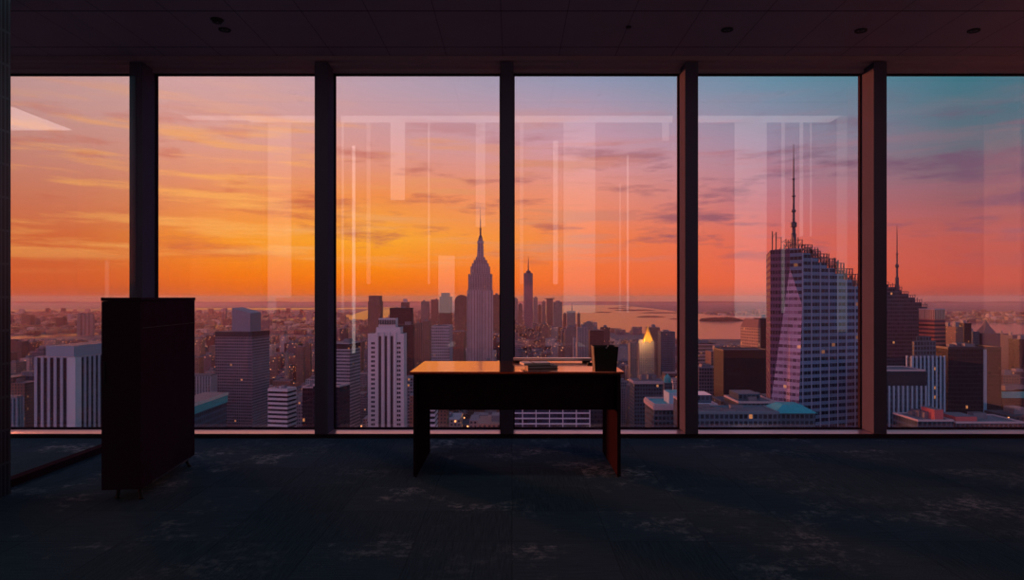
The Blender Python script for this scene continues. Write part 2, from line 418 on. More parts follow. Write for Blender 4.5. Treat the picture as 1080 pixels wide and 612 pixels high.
b = MB(); b.box(-.022, .022, -.012, .012, 0, .013); b.build('block', M['leather'], o, bevel=.002)
b = MB(); b.box(-.008, .0225, -.0125, .0125, -.0001, .0135); b.build('sleeve', M['black'], o)

# ================================================================== tall cabinet
cab = empty('storage_cabinet', at(149, 517, 4.19).to_2d().to_3d(), R(6), label='tall narrow dark cabinet on splayed feet beside the glass partition', cat='cabinet')
W_, Dp = .235, .93; zb, zt = .072, 1.25
b = MB(); b.box(-W_ + .004, -.004, .018, Dp, zb, zt - .022); b.build('carcass', M['cab'], cab, bevel=.003)
b = MB(); b.box(-W_, 0, 0, Dp + .004, zt - .0215, zt); b.build('top_panel', M['cab'], cab, bevel=.002)
b = MB(); b.box(-W_ + .004, -.004, -.001, .0175, zb + .002, zt - .024); dr = b.build('door', M['cab'], cab, bevel=.002)
b = MB(); b.bar((-W_ + .03, -.02, .72), (-W_ + .03, -.02, .86), .005, n=8); b.bar((-W_ + .03, -.02, .73), (-W_ + .03, 0, .73), .004, n=6); b.bar((-W_ + .03, -.02, .85), (-W_ + .03, 0, .85), .004, n=6); b.build('handle', M['black'], dr)
b = MB(); b.box(-.0038, -.001, .02, Dp - .002, zt - .19, zt - .186); b.build('reflection_line', M['black'], cab)  # dark strip standing in for a reflection on the cabinet side
b = MB(); b.box(-.0038, .002, .16, Dp - .12, zb - .004, zb + .006); b.build('bottom_edge', M['chrome'], cab)
for x, y, dx, dy in ((-.04, .08, .02, -.03), (-W_ + .06, .1, .0, -.02), (-.04, Dp - .09, .02, .02), (-W_ + .06, Dp - .09, 0, .02)):
    b = MB(); b.box(x - .02, x + .02, y - .02, y + .02, zb - .012, zb - .0005); b.bar((x, y, zb - .012), (x + dx, y + dy, .006), .013, .009, 8)
    lg = b.build('leg', M['black'], cab)
    b = MB(); b.lathe((x + dx, y + dy, 0), [(.014, 0), (.014, .006), (.01, .009)], 12); b.build('foot_pad', M['rubber'], lg)

# ================================================================== ground, water, islands
m, t = new_mat('city_ground'); b = t.add('ShaderNodeBsdfPrincipled'); t.l.new(b.outputs[0], t.out.inputs[0])
pos = t.add('ShaderNodeTexCoord').outputs['Object']
n1 = t.noise(pos, .0012, 5, .65); n2 = t.noise(pos, .012, 4, .7)
c = t.mix(t.rng(n1, .38, .62), (.06, .05, .035, 1), (.16, .13, .12, 1))
t.put(b.inputs['Base Color'], t.mix(t.rng(n2, .4, .7), c, (.22, .17, .15, 1))); b.inputs['Roughness'].default_value = .9
vo = t.add('ShaderNodeTexVoronoi'); t.put(vo.inputs['Vector'], pos); vo.inputs['Scale'].default_value = .009
lt = t.m('MULTIPLY', t.m('LESS_THAN', vo.outputs['Distance'], .10), t.rng(n1, .47, .6))
b.inputs['Emission Color'].default_value = (1, .35, .12, 1); t.put(b.inputs['Emission Strength'], t.m('MULTIPLY', lt, 1.2))
M['ground'] = m
m, t = new_mat('harbour_water'); b = t.add('ShaderNodeBsdfPrincipled'); t.l.new(b.outputs[0], t.out.inputs[0])
pos = t.add('ShaderNodeTexCoord').outputs['Object']
b.inputs['Base Color'].default_value = (.03, .03, .04, 1); b.inputs['Roughness'].default_value = .14; b.inputs['IOR'].default_value = 1.5
bn = t.add('ShaderNodeBump'); bn.inputs['Strength'].default_value = .10; bn.inputs['Distance'].default_value = 2
t.put(bn.inputs['Height'], t.noise(t.scale(pos, (1, .25, 1)), .02, 4, .6)); t.l.new(bn.outputs[0], b.inputs['Normal'])
M['water'] = m
M['isle'] = plain('island_trees', (.035, .035, .025), .9, 0, .2, .5, .01)

GY1 = 42000.
b = MB(); b.box(-36000, 36000, 150, GY1, GROUND - 5, GROUND); struct(b.build('ground', M['ground']))
harbour_px = [(560, 322.3), (655, 321.8), (690, 326), (716, 329), (760, 332.6), (830, 334), (935, 339), (1100, 342),
              (1100, 352), (935, 357), (840, 357), (785, 358), (716, 357.5), (680, 352), (640, 349), (600, 341), (575, 333), (560, 328)]
river_px = [(-40, 357.5), (110, 349.8), (207, 344.8), (245, 340), (353, 332.8), (372, 331.5), (388, 327), (430, 325.5), (430, 330.5), (400, 338.5), (385, 339), (353, 336.3), (245, 343.8), (207, 348.8), (110, 352.6), (-40, 361)]
strait_px = [(-40, 327.5), (207, 325.0), (353, 325), (430, 324), (430, 325.2), (353, 326.6), (207, 327), (-40, 329)]
WATER = []
for nm, px, lab in (('harbour_water', harbour_px, 'wide calm harbour reflecting the pink sky beyond the city'), ('river_water', river_px, 'narrow river shining orange across the low city'),
                    ('strait_water', strait_px, 'thin far line of bright water under the orange horizon')):
    pts = [on_ground(x, y, GROUND + 1.5) for x, y in px]
    WATER.append([(p.x, p.y) for p in pts])
    b = MB(); b.prism([(p.x, p.y) for p in pts], GROUND - 2, GROUND + 1.5); o = b.build(nm, M['water']); o['kind'] = 'structure'
def wet(x, y, pad=0):
    for P in WATER:
        ins = False; j = len(P) - 1
        for i in range(len(P)):
            if (P[i][1] > y) != (P[j][1] > y) and x < (P[j][0] - P[i][0]) * (y - P[i][1]) / (P[j][1] - P[i][1]) + P[i][0]: ins = not ins
            j = i
        if ins: return True
    return False
isles = [(627, 646, 329.6, 1.0, 'small dark island left of the long one in the harbour'), (672, 702, 334.4, 1.5, 'long low dark island in the harbour above the gold pyramid roof'),
         (640, 664, 325.6, 1.4, 'low hazy spit in the far harbour between the thin island and shore'), (648, 690, 327.6, 1.6, 'broad hazy flat island near the far harbour shore'),
         (706, 722, 336.6, 1.0, 'little dark islet cut off by the fourth mullion'), (736, 783, 338.4, 5.5, 'large wooded island seen through the fifth pane'),
         (674, 716, 330.2, 1.2, 'thin hazy sand bar behind the long harbour island'), (650, 668, 323.8, .8, 'faintest far sand bar close under the horizon')]
for i, (x0, x1, y, hpx, lab) in enumerate(isles):
    A, Bp = on_ground(x0, y, GROUND + 1.5), on_ground(x1, y, GROUND + 1.5)
    L = (Bp - A).length / 2; c = (A + Bp) / 2; H = hpx * A.y / F * .62; dp = L * .35
    o = MB(); n = 40; rings = [(1, 0), (.97, .22), (.8, .62), (.5, .9), (.2, 1)]
    random.seed(i)
    k = 0
    for r_, hh in rings:
        for q in range(n):
            a_ = 2 * math.pi * q / n
            wob = 1 + .16 * noise.noise(Vector((math.cos(a_) * 1.7 + i * 5, math.sin(a_) * 1.7, hh)))
            o.v.append((math.cos(a_) * L * r_ * wob, math.sin(a_) * dp * r_ * wob, H * hh * (1 + .35 * noise.noise(Vector((q * .6, hh * 3, i)))) ))
    for a_ in range(len(rings) - 1):
        for q in range(n):
            j = (q + 1) % n; o.f.append([a_ * n + q, a_ * n + j, (a_ + 1) * n + j, (a_ + 1) * n + q]); o.mi.append(0); o.tone.append(o.T)
    o.f.append([(len(rings) - 1) * n + q for q in range(n)]); o.mi.append(0); o.tone.append(o.T)
    ob = o.build('island', M['isle'], loc=(c.x, c.y, GROUND + 1)); tag(ob, lab, 'island', 'islands in the harbour')

# ================================================================== towers of the city
roof_m = plain('flat_roof_gravel', (.20, .17, .18), .9, 0, .3, .35, .15)
roof_d = plain('dark_flat_roof', (.12, .10, .11), .85, 0, .3, .3, .15)
plant_m = plain('roof_plant_metal', (.22, .2, .22), .6, .3, .4, .3, .3)
mast_m = plain('mast_steel', (.10, .08, .10), .5, .5, .4, .2, .2)
teal_m = plain('teal_copper_roof', (.05, .40, .40), .6, 0, .4, .2, .2)
gold_m = plain('gilded_roof', (1., .45, .05), .5, .1, .5, .15, .2)
stone_m = plain('limestone', (.58, .42, .41), .8, 0, .3, .12, .2)
dark_m = plain('dark_metal_cladding', (.03, .025, .035), .5, .2, .5, .2, .2)

HERO = []   # px range, visible base, distance: kept clear by the smaller buildings in front
def foot(xl, xc, xr, D, th, dl=None, dr=None):
    th = R(th); C = Vector(((xc - 540) / F * D, D, 0)); c, s = math.cos(th), math.sin(th)
    u = Vector((-c, s, 0)); v = Vector((s, c, 0))
    if dl is None: kl = (xl - 540) / F; dl = (C.x - kl * C.y) / (c + kl * s)
    if dr is None: kr = (xr - 540) / F; dr = (kr * C.y - C.x) / (s - kr * c)
    return C, u, v, dl, dr
class Tower:
    """a building standing on the street: C is its nearest corner, u and v its two walls"""
    def __init__(s, name, label, xl, xc, xr, ytop, D, th=0, dl=None, dr=None, cat='building', group=None, yvis=452):
        s.C, s.u, s.v, s.a, s.b = foot(xl, xc, xr, D, th, dl, dr)
        s.top = EYE + (314 - ytop) / F * D - GROUND
        s.root = empty(name, (s.C.x, s.C.y, GROUND), label=label, cat=cat, group=group)
        xs = [((s.C + s.u * i * s.a + s.v * j * s.b).x / (s.C + s.u * i * s.a + s.v * j * s.b).y * F + 540) for i in (0, 1) for j in (0, 1)]
        HERO.append((min(xs), max(xs), yvis, D))
        s.xy0 = (s.C.x, s.C.y, s.a, s.b, s.u, s.v)
        s.m = F / D   # pixels per metre
    def P(s, a, b): return (s.u.x * a + s.v.x * b, s.u.y * a + s.v.y * b)
    def rect(s, a0, a1, b0, b1): return [s.P(a0, b0), s.P(a1, b0), s.P(a1, b1), s.P(a0, b1)]
    def box(s, name, mats, a0, a1, b0, b1, z0, z1, taper=None):
        b = MB(); b.prism(s.rect(a0, a1, b0, b1), z0, z1, 0, 1, s.rect(*taper) if taper else None)
        return b.build(name, mats, s.root)
    def shaft(s, mat, z1=None, inset=0, roof=roof_m):
        return s.box('shaft', [mat, roof], inset, s.a - inset, inset, s.b - inset, 0, z1 or s.top)
    def parapet(s, mat, z=None, h=1.6, w=1.0, a0=0, a1=None, b0=0, b1=None):
        z = z or s.top; a1 = s.a if a1 is None else a1; b1 = s.b if b1 is None else b1; e = .15
        b = MB()
        for r in ((a0 - e, a1 + e, b0 - e, b0 + w), (a0 - e, a1 + e, b1 - w, b1 + e), (a0 - e, a0 + w, b0 + w, b1 - w), (a1 - w, a1 + e, b0 + w, b1 - w)):
            b.prism(s.rect(*r), z - .4, z + h)
        return b.build('parapet', mat, s.root)
    def plant(s, n=3, seed=1, frac=.5, h=5, mat=None):
        rr = random.Random(seed)
        for i in range(n):
            wa, wb = s.a * rr.uniform(.14, frac * .8), s.b * rr.uniform(.14, frac * .8)
            a0 = rr.uniform(.12 * s.a, s.a * .88 - wa); b0 = rr.uniform(.12 * s.b, s.b * .88 - wb)
            s.box('roof_plant', [mat or plant_m, roof_d], a0, a0 + wa, b0, b0 + wb, s.top, s.top + h * rr.uniform(.5, 1.2))
        return s
    def fins(s, mat, z0, z1, pitch, w, d, faces='ab', name='facade_fins'):
        b = MB()
        if 'a' in faces:
            n = max(1, round(s.a / pitch))
            for i in range(n + 1):
                c = s.a * i / n; b.prism(s.rect(c - w / 2, c + w / 2, -d, .2), z0, z1)
        if 'b' in faces:
            n = max(1, round(s.b / pitch))
            for i in range(n + 1):
                c = s.b * i / n; b.prism(s.rect(-d, .2, c - w / 2, c + w / 2), z0, z1)
        return b.build(name, mat, s.root)
    def bands(s, mat, z0, z1, pitch, h, d):
        b = MB(); z = z1 - h
        while z > z0:
            b.prism(s.rect(-d, s.a + .1, -d, s.b + .1), z, z + h); z -= pitch
        return b.build('floor_bands', mat, s.root)

f_white = facade('white_concrete_windows', (.55, .48, .50), (.05, .05, .08), 3.4, 3.8, .6, .6, .02)
f_band = facade('banded_offices', (.46, .42, .46), (.035, .04, .06), 2.2, 3.9, .92, .5, .012)
f_grid = facade('grid_offices', (.25, .22, .26), (.02, .025, .045), 3.0, 3.9, .68, .6, .006)
f_gridb = facade('shade_blue_grid_offices', (.085, .135, .185), (.015, .025, .04), 2.8, 3.9, .7, .62, .008)  # blue of the shaded foreground is put into this wall colour
f_dark = facade('dark_curtain_wall', (.035, .030, .042), (.012, .012, .02), 2.2, 3.8, .8, .7, .004, rough=.2)
f_brick = facade('brick_windows', (.30, .17, .13), (.05, .04, .05), 3.2, 3.4, .45, .5, .03)
f_tan = facade('tan_windows', (.42, .32, .27), (.06, .05, .06), 3.4, 3.4, .45, .5, .03)
f_vert = facade('upright_ribbed_stone', (.50, .40, .40), (.09, .06, .07), 3.3, 3.8, .45, .72, .012, wrough=.75)
f_blue = facade('blue_glass_floors', (.20, .28, .38), (.02, .03, .055), 6.2, 4.7, .86, .55, .0, rough=.22)

f_boa = facade('sky_toned_crystal_glass', (.17, .28, .43), (.015, .018, .04), 3.07, 4.7, .93, .5, .016, rough=.2, litk=.22)  # sky reflection on the front face is put into its blue
f_kite = facade('lit_crystal_glass', (.62, .44, .56), (.26, .14, .20), 3.07, 4.7, .9, .45, .03, rough=.25, litk=.5)  # same glass, paler: light on the tilted facet is put into the colour

# --- first pane
T = Tower('office_tower', 'white fluted slab tower whose flat roof block shows left of the dark cabinet', 38, 79, 140, 377, 650, 6)
T.shaft(f_dark, T.top - 1); T.fins(plain('white_concrete_fins', (.44, .43, .50), .7, 0, .3, .08, .1), 40, T.top, 6.6, 2.9, .6); T.parapet(stone_m, h=.6)
T.box('corner_pier', [M['white'], roof_m], -1.6, 6.5, -1.6, 6.5, 40, T.top)
T.box('roof_block', [plain('pale_roof_block', (.36, .38, .44), .7), roof_m], 5, T.a - 6, 5, T.b - 6, T.top, T.top + 10.5)
T = Tower('low_building', 'low blue-grey ribbed block in the corner under the first pane', -10, 18, 24, 420, 560, 0)
T.shaft(f_gridb); T.fins(plain('blue_grey_fins', (.25, .3, .36), .7), 30, T.top, 3.2, 1.1, .8); T.parapet(plant_m).name = 'parapet'
for k, (x0, x1) in enumerate(((81, 85), (86.5, 89.5), (90.5, 93.5), (94.5, 98))):
    lab = ['leftmost of four pale slab towers standing together near the horizon', 'second from the left of four pale slab towers near the horizon',
           'third from the left of four pale slab towers near the horizon', 'rightmost of four pale slab towers standing together near the horizon'][k]
    T = Tower('slab_tower', lab, x0, x1, x1 + .6, 331.5 + (k % 2) * .7, 4600, 0, dr=18, group='four slab towers near the horizon', yvis=346); T.shaft(f_tan); T.box('roof_plant', [plant_m, roof_d], 3, T.a - 3, 3, 14, T.top, T.top + 6)

# --- second pane
T = Tower('office_tower', 'tall grey tower with a slanted box on its roof in the second pane', 227, 266, 284, 350, 900, 8)
T.shaft(f_grid, T.top - 7); T.box('top_band', [dark_m, roof_m], -.5, T.a + .5, -.5, T.b + .5, T.top - 7, T.top)
b = MB(); r = T.rect(T.a * .12, T.a * .62, T.b * .14, T.b * .75)
hz = {tuple(round(c, 3) for c in r[0]): 24, tuple(round(c, 3) for c in r[1]): 31, tuple(round(c, 3) for c in r[2]): 32, tuple(round(c, 3) for c in r[3]): 25}
b.prism(r, T.top, lambda x, y: T.top + hz[(round(x, 3), round(y, 3))]); b.build('slanted_penthouse', plain('smooth_grey_panel', (.24, .22, .26), .5, .1, .5, .1, .1), T.root)
b = MB(); z = T.top - 10
while z > 60:
    b.prism(T.rect(-.9, .1, 0, T.b), z - 1.5, z); z -= 3.7
b.build('side_spandrels', plain('pale_spandrel', (.28, .27, .32), .7), T.root)
T = Tower('low_building', 'dark block with an orange-lit roof edge and teal fascia beside the cabinet', 150, 178, 239, 434, 400, 0)
T.shaft(f_gridb, T.top - 7); T.box('teal_fascia', [teal_m, roof_m], -.6, T.a, -.6, T.b + .6, T.top - 7, T.top - 2)
T.box('roof_edge', [plain('pale_roof_edge', (.75, .6, .52), .6), roof_m], -1, T.a, -1, T.b + 1, T.top - 2, T.top)
T = Tower('low_building', 'small grey ribbed block behind the teal-edged building', 196, 222, 228, 397, 820, 0)
T.shaft(f_grid); T.fins(plain('grey_ribs', (.4, .38, .42), .7), 40, T.top, 3.4, 1.2, .8); T.parapet(plant_m)
T = Tower('banded_building', 'low block with white and dark floor bands at the foot of the tall grey tower', 283, 303, 312, 411, 620, 12)
T.shaft(f_dark, T.top - .5); T.bands(plain('white_band', (.62, .55, .58), .7), 40, T.top, 4.0, 2.0, .7); T.parapet(stone_m, h=.8); T.plant(2, 3, .5, 3)
T = Tower('dark_building', 'black glass block against the second mullion', 319, 345, 350, 409, 600, 0)
T.shaft(f_dark, roof=roof_d); T.parapet(stone_m, h=.8); T.plant(3, 6, .4, 5)
T = Tower('brown_tower', 'slim brown slab rising behind the banded block', 322, 327, 329, 362, 1700, 0, yvis=395); T.shaft(f_brick); T.plant(2, 2)
T = Tower('brown_tower', 'brown flat-topped tower left of the slim slab in the second pane', 312, 320, 322, 366, 1650, 0, yvis=395); T.shaft(f_brick); T.plant(2, 4)
T = Tower('pale_tower', 'pale narrow apartment tower just right of the tall grey tower', 300, 303.5, 305, 372, 1500, 0, yvis=398); T.shaft(f_tan); T.plant(1, 5)

# --- third pane
T = Tower('office_tower', 'white banded tower with dark cap at the edge of the third pane', 345, 369, 380, 362, 800, 10)
T.shaft(f_band); T.box('dark_cap', [f_dark, roof_d], -.4, T.a + .4, -.4, T.b + .4, T.top - 7, T.top - 1); T.plant(3, 8, .5, 5)
T = Tower('dark_building', 'dark low block with pale sloping roof edge under the white banded tower', 330, 358, 369, 408, 520, 15)
T.shaft(f_dark, roof=roof_d); T.parapet(stone_m, h=1.0)
# stepped white tower with dark upright stripes
T = Tower('art_deco_tower', 'tall stepped white stone tower with three dark upright stripes left of the desk', 388, 426, 429, 352, 560, 0)
A = T.a; H = T.top; ws = plain('white_stone', (.80, .60, .60), .75, 0, .3, .08, .12)
f_deco = facade('white_stone_windows', (.56, .46, .47), (.10, .06, .09), 30, 3.7, 1, .0, 0)
T.shaft(ws)
def deco(name, a0, a1, b0, b1, z0, z1, mat=ws): return T.box(name, [mat, roof_m], a0, a1, b0, b1, z0, z1)
deco('upper_shaft', A * .10, A * .78, 1, T.b - 1, H, H + 5.2); deco('crown', A * .24, A * .72, 2, T.b - 2, H + 5.2, H + 12.5)
b = MB()
for k in range(11): c = A * (.26 + .44 * k / 10); b.prism(T.rect(c - .3, c + .3, 1.2, 2.2), H + 7.5, H + 11.3)
b.build('crown_louvres', M['black'], T.root)
b = MB()
for f_ in (.335, .50, .665): b.prism(T.rect(A * f_ - 1.0, A * f_ + 1.0, -.25, .3), 20, H - 2)
b.build('dark_stripes', plain('dark_stripe_glass', (.03, .02, .035), .3), T.root)
b = MB()
for f_ in (.42, .58, .25, .75): b.prism(T.rect(A * f_ - 1.1, A * f_ + 1.1, -1.1, .3), 20, H + 1)
b.build('stone_piers', ws, T.root)
b = MB()
z = H - 7
while z > 40:
    for f_ in (.115, .17, .83, .885): b.prism(T.rect(A * f_ - .7, A * f_ + .7, -.12, .3), z - 1.9, z)
    z -= 3.7
b.build('window_glazing', plain('dark_window', (.04, .03, .05), .25), T.root)['kind'] = 'stuff'
T = Tower('dark_slab_tower', 'dark brown-red slab with flat top just right of the stepped white tower', 411, 434.5, 436, 326, 1050, 0, yvis=372)
T.shaft(facade('dark_brown_wall', (.10, .05, .05), (.04, .02, .03), 2.4, 3.8, .6, .6, .0), roof=roof_d); T.parapet(dark_m); T.plant(2, 3, .5, 4)
T = Tower('dark_slab_tower', 'lower dark slab in front of the brown-red one', 414, 436, 437.5, 343, 960, 0, yvis=372); T.shaft(FAC['dark_brown_wall'], roof=roof_d); T.plant(2, 9)
def simple(name, lab, xl, xc, xr, yt, D, mat, th=0, yvis=350, n=1, seed=1, group=None, **k):
    T = Tower(name, lab, xl, xc, xr, yt, D, th, yvis=yvis, group=group, **k); T.shaft(mat)
    if n: T.plant(n, seed, .6, min(8, T.a * .25))
    return T
T = simple('hazy_tower', 'tall hazy tower with narrower top standing before the shining river', 388, 401, 404, 318, 2600, f_brick, n=0, yvis=338)
T.box('upper_block', [f_brick, roof_m], 3, T.a - 2, 3, T.b - 2, T.top, T.top + 22)
T = simple('hazy_tower', 'small hazy tower with stubby crown above the dark brown slab', 423, 431, 432, 319, 3000, f_brick, n=0, yvis=326)
T.box('crown', [stone_m, roof_m], T.a * .25, T.a * .75, T.b * .2, T.b * .8, T.top, T.top + 15)
simple('brown_tower', 'brown block immediately right of the dark slabs', 436, 444, 445, 341, 1250, f_brick, yvis=375, seed=3)
simple('brown_tower', 'second brown block, between the first one and the white grid building', 445.5, 453, 454.5, 339, 1350, f_brick, yvis=375, seed=5)
simple('hazy_tower', 'leftmost of the hazy towers clustered left of the tallest spire', 444, 452, 453, 318, 3400, f_tan, yvis=332)
simple('hazy_tower', 'hazy tower with flat top next in the cluster left of the tallest spire', 454.5, 462, 463, 316, 3600, f_brick, yvis=332, seed=8)
T = simple('hazy_tower', 'widest stepped tower in the hazy cluster left of the tallest spire', 463.5, 475, 477, 313, 3100, f_brick, n=0, yvis=340)
T.box('upper_block', [f_brick, roof_m], T.a * .2, T.a * .85, 4, T.b - 4, T.top, T.top + 17)
# round topped tower
T = Tower('round_topped_tower', 'hazy tower with rounded dome-like top beside the tallest spire', 479.5, 494, 495, 318, 2500, 0, dr=30, yvis=345)
b = MB(); n = 20; cy = T.a / 2
prof = [(0, 0), (T.a, 0)] + [(cy + cy * math.cos(math.pi * i / n), T.top + cy * .95 * math.sin(math.pi * i / n)) for i in range(n + 1)]
k = len(prof); b.v = [(*T.P(a_, 0), z_) for a_, z_ in prof] + [(*T.P(a_, 30), z_) for a_, z_ in prof]
b.f = [list(range(k)), list(range(k, 2 * k))[::-1]] + [[i, (i + 1) % k, k + (i + 1) % k, k + i] for i in range(k)]; b.mi = [0] * len(b.f); b.tone = [(1,) * 4] * len(b.f)
b.build('shaft', f_brick, T.root)
T = Tower('grid_building', 'pinkish white block with a regular window grid just above the desk', 455, 474, 477.5, 345, 1150, 0, yvis=381)
T.shaft(facade('white_grid_wall', (.66, .5, .52), (.08, .05, .08), 3.4, 5.0, .55, .55, .01)); T.parapet(stone_m); T.plant(3, 4, .4, 4)
simple('hazy_tower', 'hazy block showing in the gap between the tallest spire and the centre mullion', 519, 529, 531, 311, 2800, f_brick, yvis=335)
simple('brown_tower', 'brown block left of the tallest tower at desk height', 478, 489, 491, 350, 1700, f_brick, yvis=375, seed=4)

# --- the tallest spire: stepped limestone skyscraper
D = 1530.; k = D / F
T = Tower('skyscraper', 'tallest stepped limestone skyscraper with needle spire left of the centre mullion', 493, 519.5, 521, 306, D, 0, dr=46, yvis=381)
A, B, H = T.a, T.b, T.top; mid = A / 2; f_esb = facade('limestone_ribs', (.66, .40, .38), (.11, .06, .07), 3.5, 3.8, .42, .74, .006)
T.shaft(f_esb)
def tier(name, w, z0, z1, d=None, mat=f_esb, w2=None):
    d = (w * B / A if d is None else d) * k; w_ = w * k; bm_ = B / 2
    tp = None
    if w2: tp = (mid - w2 * k / 2, mid + w2 * k / 2, bm_ - d / 2 * w2 / w, bm_ + d / 2 * w2 / w)
    return T.box(name, [mat, roof_m], mid - w_ / 2, mid + w_ / 2, bm_ - d / 2, bm_ + d / 2, z0, z1, tp)
yz = lambda y: EYE + (314 - y) * k - GROUND
b = MB()
n = 9
for i in range(n + 1):
    c = A * i / n; b.prism(T.rect(c - .9, c + .9, -1.1, .3), 20, H - 2)
b.build('stone_piers', stone_m, T.root)
tier('setback', 25, yz(306), yz(289)); tier('setback', 20.5, yz(289), yz(281)); tier('setback', 17.5, yz(281), yz(277.5)); tier('setback', 14, yz(277.5), yz(274)); tier('setback', 10, yz(274), yz(271))
tier('mooring_mast', 7.2, yz(271), yz(256), w2=5.8); tier('mast_collar', 6.8, yz(256), yz(253.5), mat=stone_m); tier('mast_cap', 5.0, yz(253.5), yz(250), w2=4.2)
b = MB()
for s1 in (-1, 1): b.prism(T.rect(mid + s1 * 2.9 * k - .5, mid + s1 * 2.9 * k + .5, B / 2 - 6, B / 2 + 6), yz(271), yz(259))
b.build('mast_wings', stone_m, T.root)
b = MB(); c = Vector((*T.P(mid, B / 2), 0))
pr = [(3.4, 250), (2.6, 248), (1.7, 244), (1.3, 240)]
b.lathe(c, [(1.9 * k, yz(250)), (1.5 * k, yz(248)), (.95 * k, yz(247)), (.9 * k, yz(241)), (1.3 * k, yz(240.8)), (1.2 * k, yz(240)), (.55 * k, yz(239.6)), (.45 * k, yz(231)), (.25 * k, yz(228)), (.12 * k, yz(217))], 12)
b.build('spire', mast_m, T.root)

# --- fourth pane
D = 5200.; k = D / F
T = Tower('skyscraper', 'distant tapering skyscraper with antenna just right of the centre mullion', 552.5, 562, 562.6, 330, D, 0, dr=60, yvis=336)
A, B, H = T.a, 60, T.top; yz = lambda y: EYE + (314 - y) * k - GROUND
f_wtc = facade('far_glass', (.30, .22, .24), (.10, .06, .08), 5, 4, .7, .6, 0)
T.shaft(f_wtc)
b = MB(); q = T.rect(0, A, 0, B); c0 = T.P(A / 2, B / 2)
up = [((q[i][0] + q[(i + 1) % 4][0]) / 2, (q[i][1] + q[(i + 1) % 4][1]) / 2) for i in range(4)]
k0 = [(x, y, H) for x, y in q]; k1 = [(x, y, yz(288)) for x, y in up]
for i in range(4):
    j = (i + 1) % 4; b.poly([k0[i], k0[j], k1[i]]); b.poly([k0[j], k1[j], k1[i]])
b.poly(k1); b.build('tapered_shaft', f_wtc, T.root, recalc=False)
b = MB(); b.lathe((c0[0], c0[1], 0), [(2.6 * k, yz(288)), (2.6 * k, yz(286)), (1.0 * k, yz(285.5)), (.6 * k, yz(284)), (.4 * k, yz(276)), (.12 * k, yz(270))], 12); b.build('antenna', mast_m, T.root)
far = [(541, 546, 315, 4700, 'hazy block touching the centre mullion in the fourth pane'), (546.5, 551, 321, 4500, 'short hazy block left of the antenna skyscraper'),
       (562.5, 567, 314, 4900, 'hazy block touching the right side of the antenna skyscraper'), (567.5, 571, 322, 4500, 'small hazy block two right of the antenna skyscraper'),
       (571.5, 575.5, 318.5, 4700, 'narrow hazy block between the antenna skyscraper and the wide-topped tower'), (576.5, 583, 315.5, 4600, 'hazy tower with thin flat cap right of the antenna skyscraper'),
       (583.5, 593, 318.5, 4300, 'broad dark hazy tower right of the flat-capped one'), (594, 597.5, 331, 4000, 'small step beside the broad hazy tower'),
       (598, 607, 328, 3900, 'hazy block with a mast at the edge of the harbour'), (609, 612, 331, 3800, 'thin last tower of the downtown cluster against the water'),
       (535, 540, 318, 4600, 'hazy block behind the centre mullion')]
for i, (x0, x1, yt, D, lab) in enumerate(far[:-1]):
    T = simple('hazy_tower', lab, x0, x1, x1 + .5, yt, D, f_brick if i % 2 else f_tan, yvis=336, n=0, dr=35)
    if i == 5: T.box('flat_cap', [dark_m, roof_d], -12, T.a + 12, -2, 37, T.top, T.top + 5)
    elif i == 8:
        b = MB(); c = T.P(T.a * .4, 17); b.lathe((*c, 0), [(3.5, T.top), (3.2, T.top + 28), (1.5, T.top + 46)], 10); b.build('mast', mast_m, T.root)
    else: T.box('roof_plant', [plant_m, roof_d], T.a * .25, T.a * .7, 8, 25, T.top, T.top + 7)
simple('pale_tower', 'pale ribbed tower left of the dark slab behind the pen holder', 608, 619, 620, 345, 1550, f_vert, yvis=378, seed=2)
simple('dark_slab_tower', 'dark square slab rising directly behind the pen holder', 621, 635.5, 636.8, 348, 1450, FAC['dark_brown_wall'], yvis=378, seed=7)
# gothic gilded tower
T = Tower('gilded_tower', 'ornate tower with glowing gold pyramid roof in the fourth pane', 674, 674, 690, 362, 1400, 90, dl=26, yvis=398)
T.shaft(f_tan); k = 1400 / F
for j, (b0, b1, z) in enumerate(((0, .22, 7), (.78, 1, 4), (.35, .65, 3))):
    T.box('turret', [f_tan, roof_m], 0, T.a * .3, T.b * b0, T.b * b1, T.top, T.top + z)
b = MB(); r0 = T.rect(T.a * .05, T.a * .85, T.b * .28, T.b * .95); c = T.P(T.a * .45, T.b * .66)
r1 = [(c[0] + (x - c[0]) * .05, c[1] + (y - c[1]) * .05) for x, y in r0]
b.prism(r0, T.top, T.top + 33, 0, 0, r1); b.build('pyramid_roof', gold_m, T.root)
b = MB(); b.bar((*c, T.top + 33), (*c, T.top + 38), .6, .15, 6); b.build('finial', gold_m, T.root)
fl = bpy.data.lights.new('roof_fill_light', 'POINT'); fl.energy = 60000; fl.color = (1, .55, .2); fl.shadow_soft_size = 1.5  # unseen point light added to brighten the gold roof
fo = bpy.data.objects.new('roof_fill_light', fl); COL.objects.link(fo); fo.location = (T.C.x + c[0] - 12, T.C.y - 16, GROUND + T.top + 6)
simple('brick_tower', 'brown brick tower standing just behind the gold pyramid roof', 683, 683, 696, 345.5, 1600, f_brick, 90, yvis=372, dl=28, seed=3)
simple('brick_tower', 'stepped block between the gold-roofed tower and the fourth mullion', 697, 697, 712, 350, 1500, f_gridb, 90, yvis=385, dl=30, seed=6)
simple('pale_tower', 'narrow grey tower in front of the gold pyramid roof', 664.5, 664.5, 673, 362, 1500, f_tan, 90, yvis=395, dl=24, seed=9)
T = Tower('flat_roofed_building', 'grey-teal block with broad flat roof below the gold-roofed tower', 669, 669, 699, 402, 700, 90, dl=26)
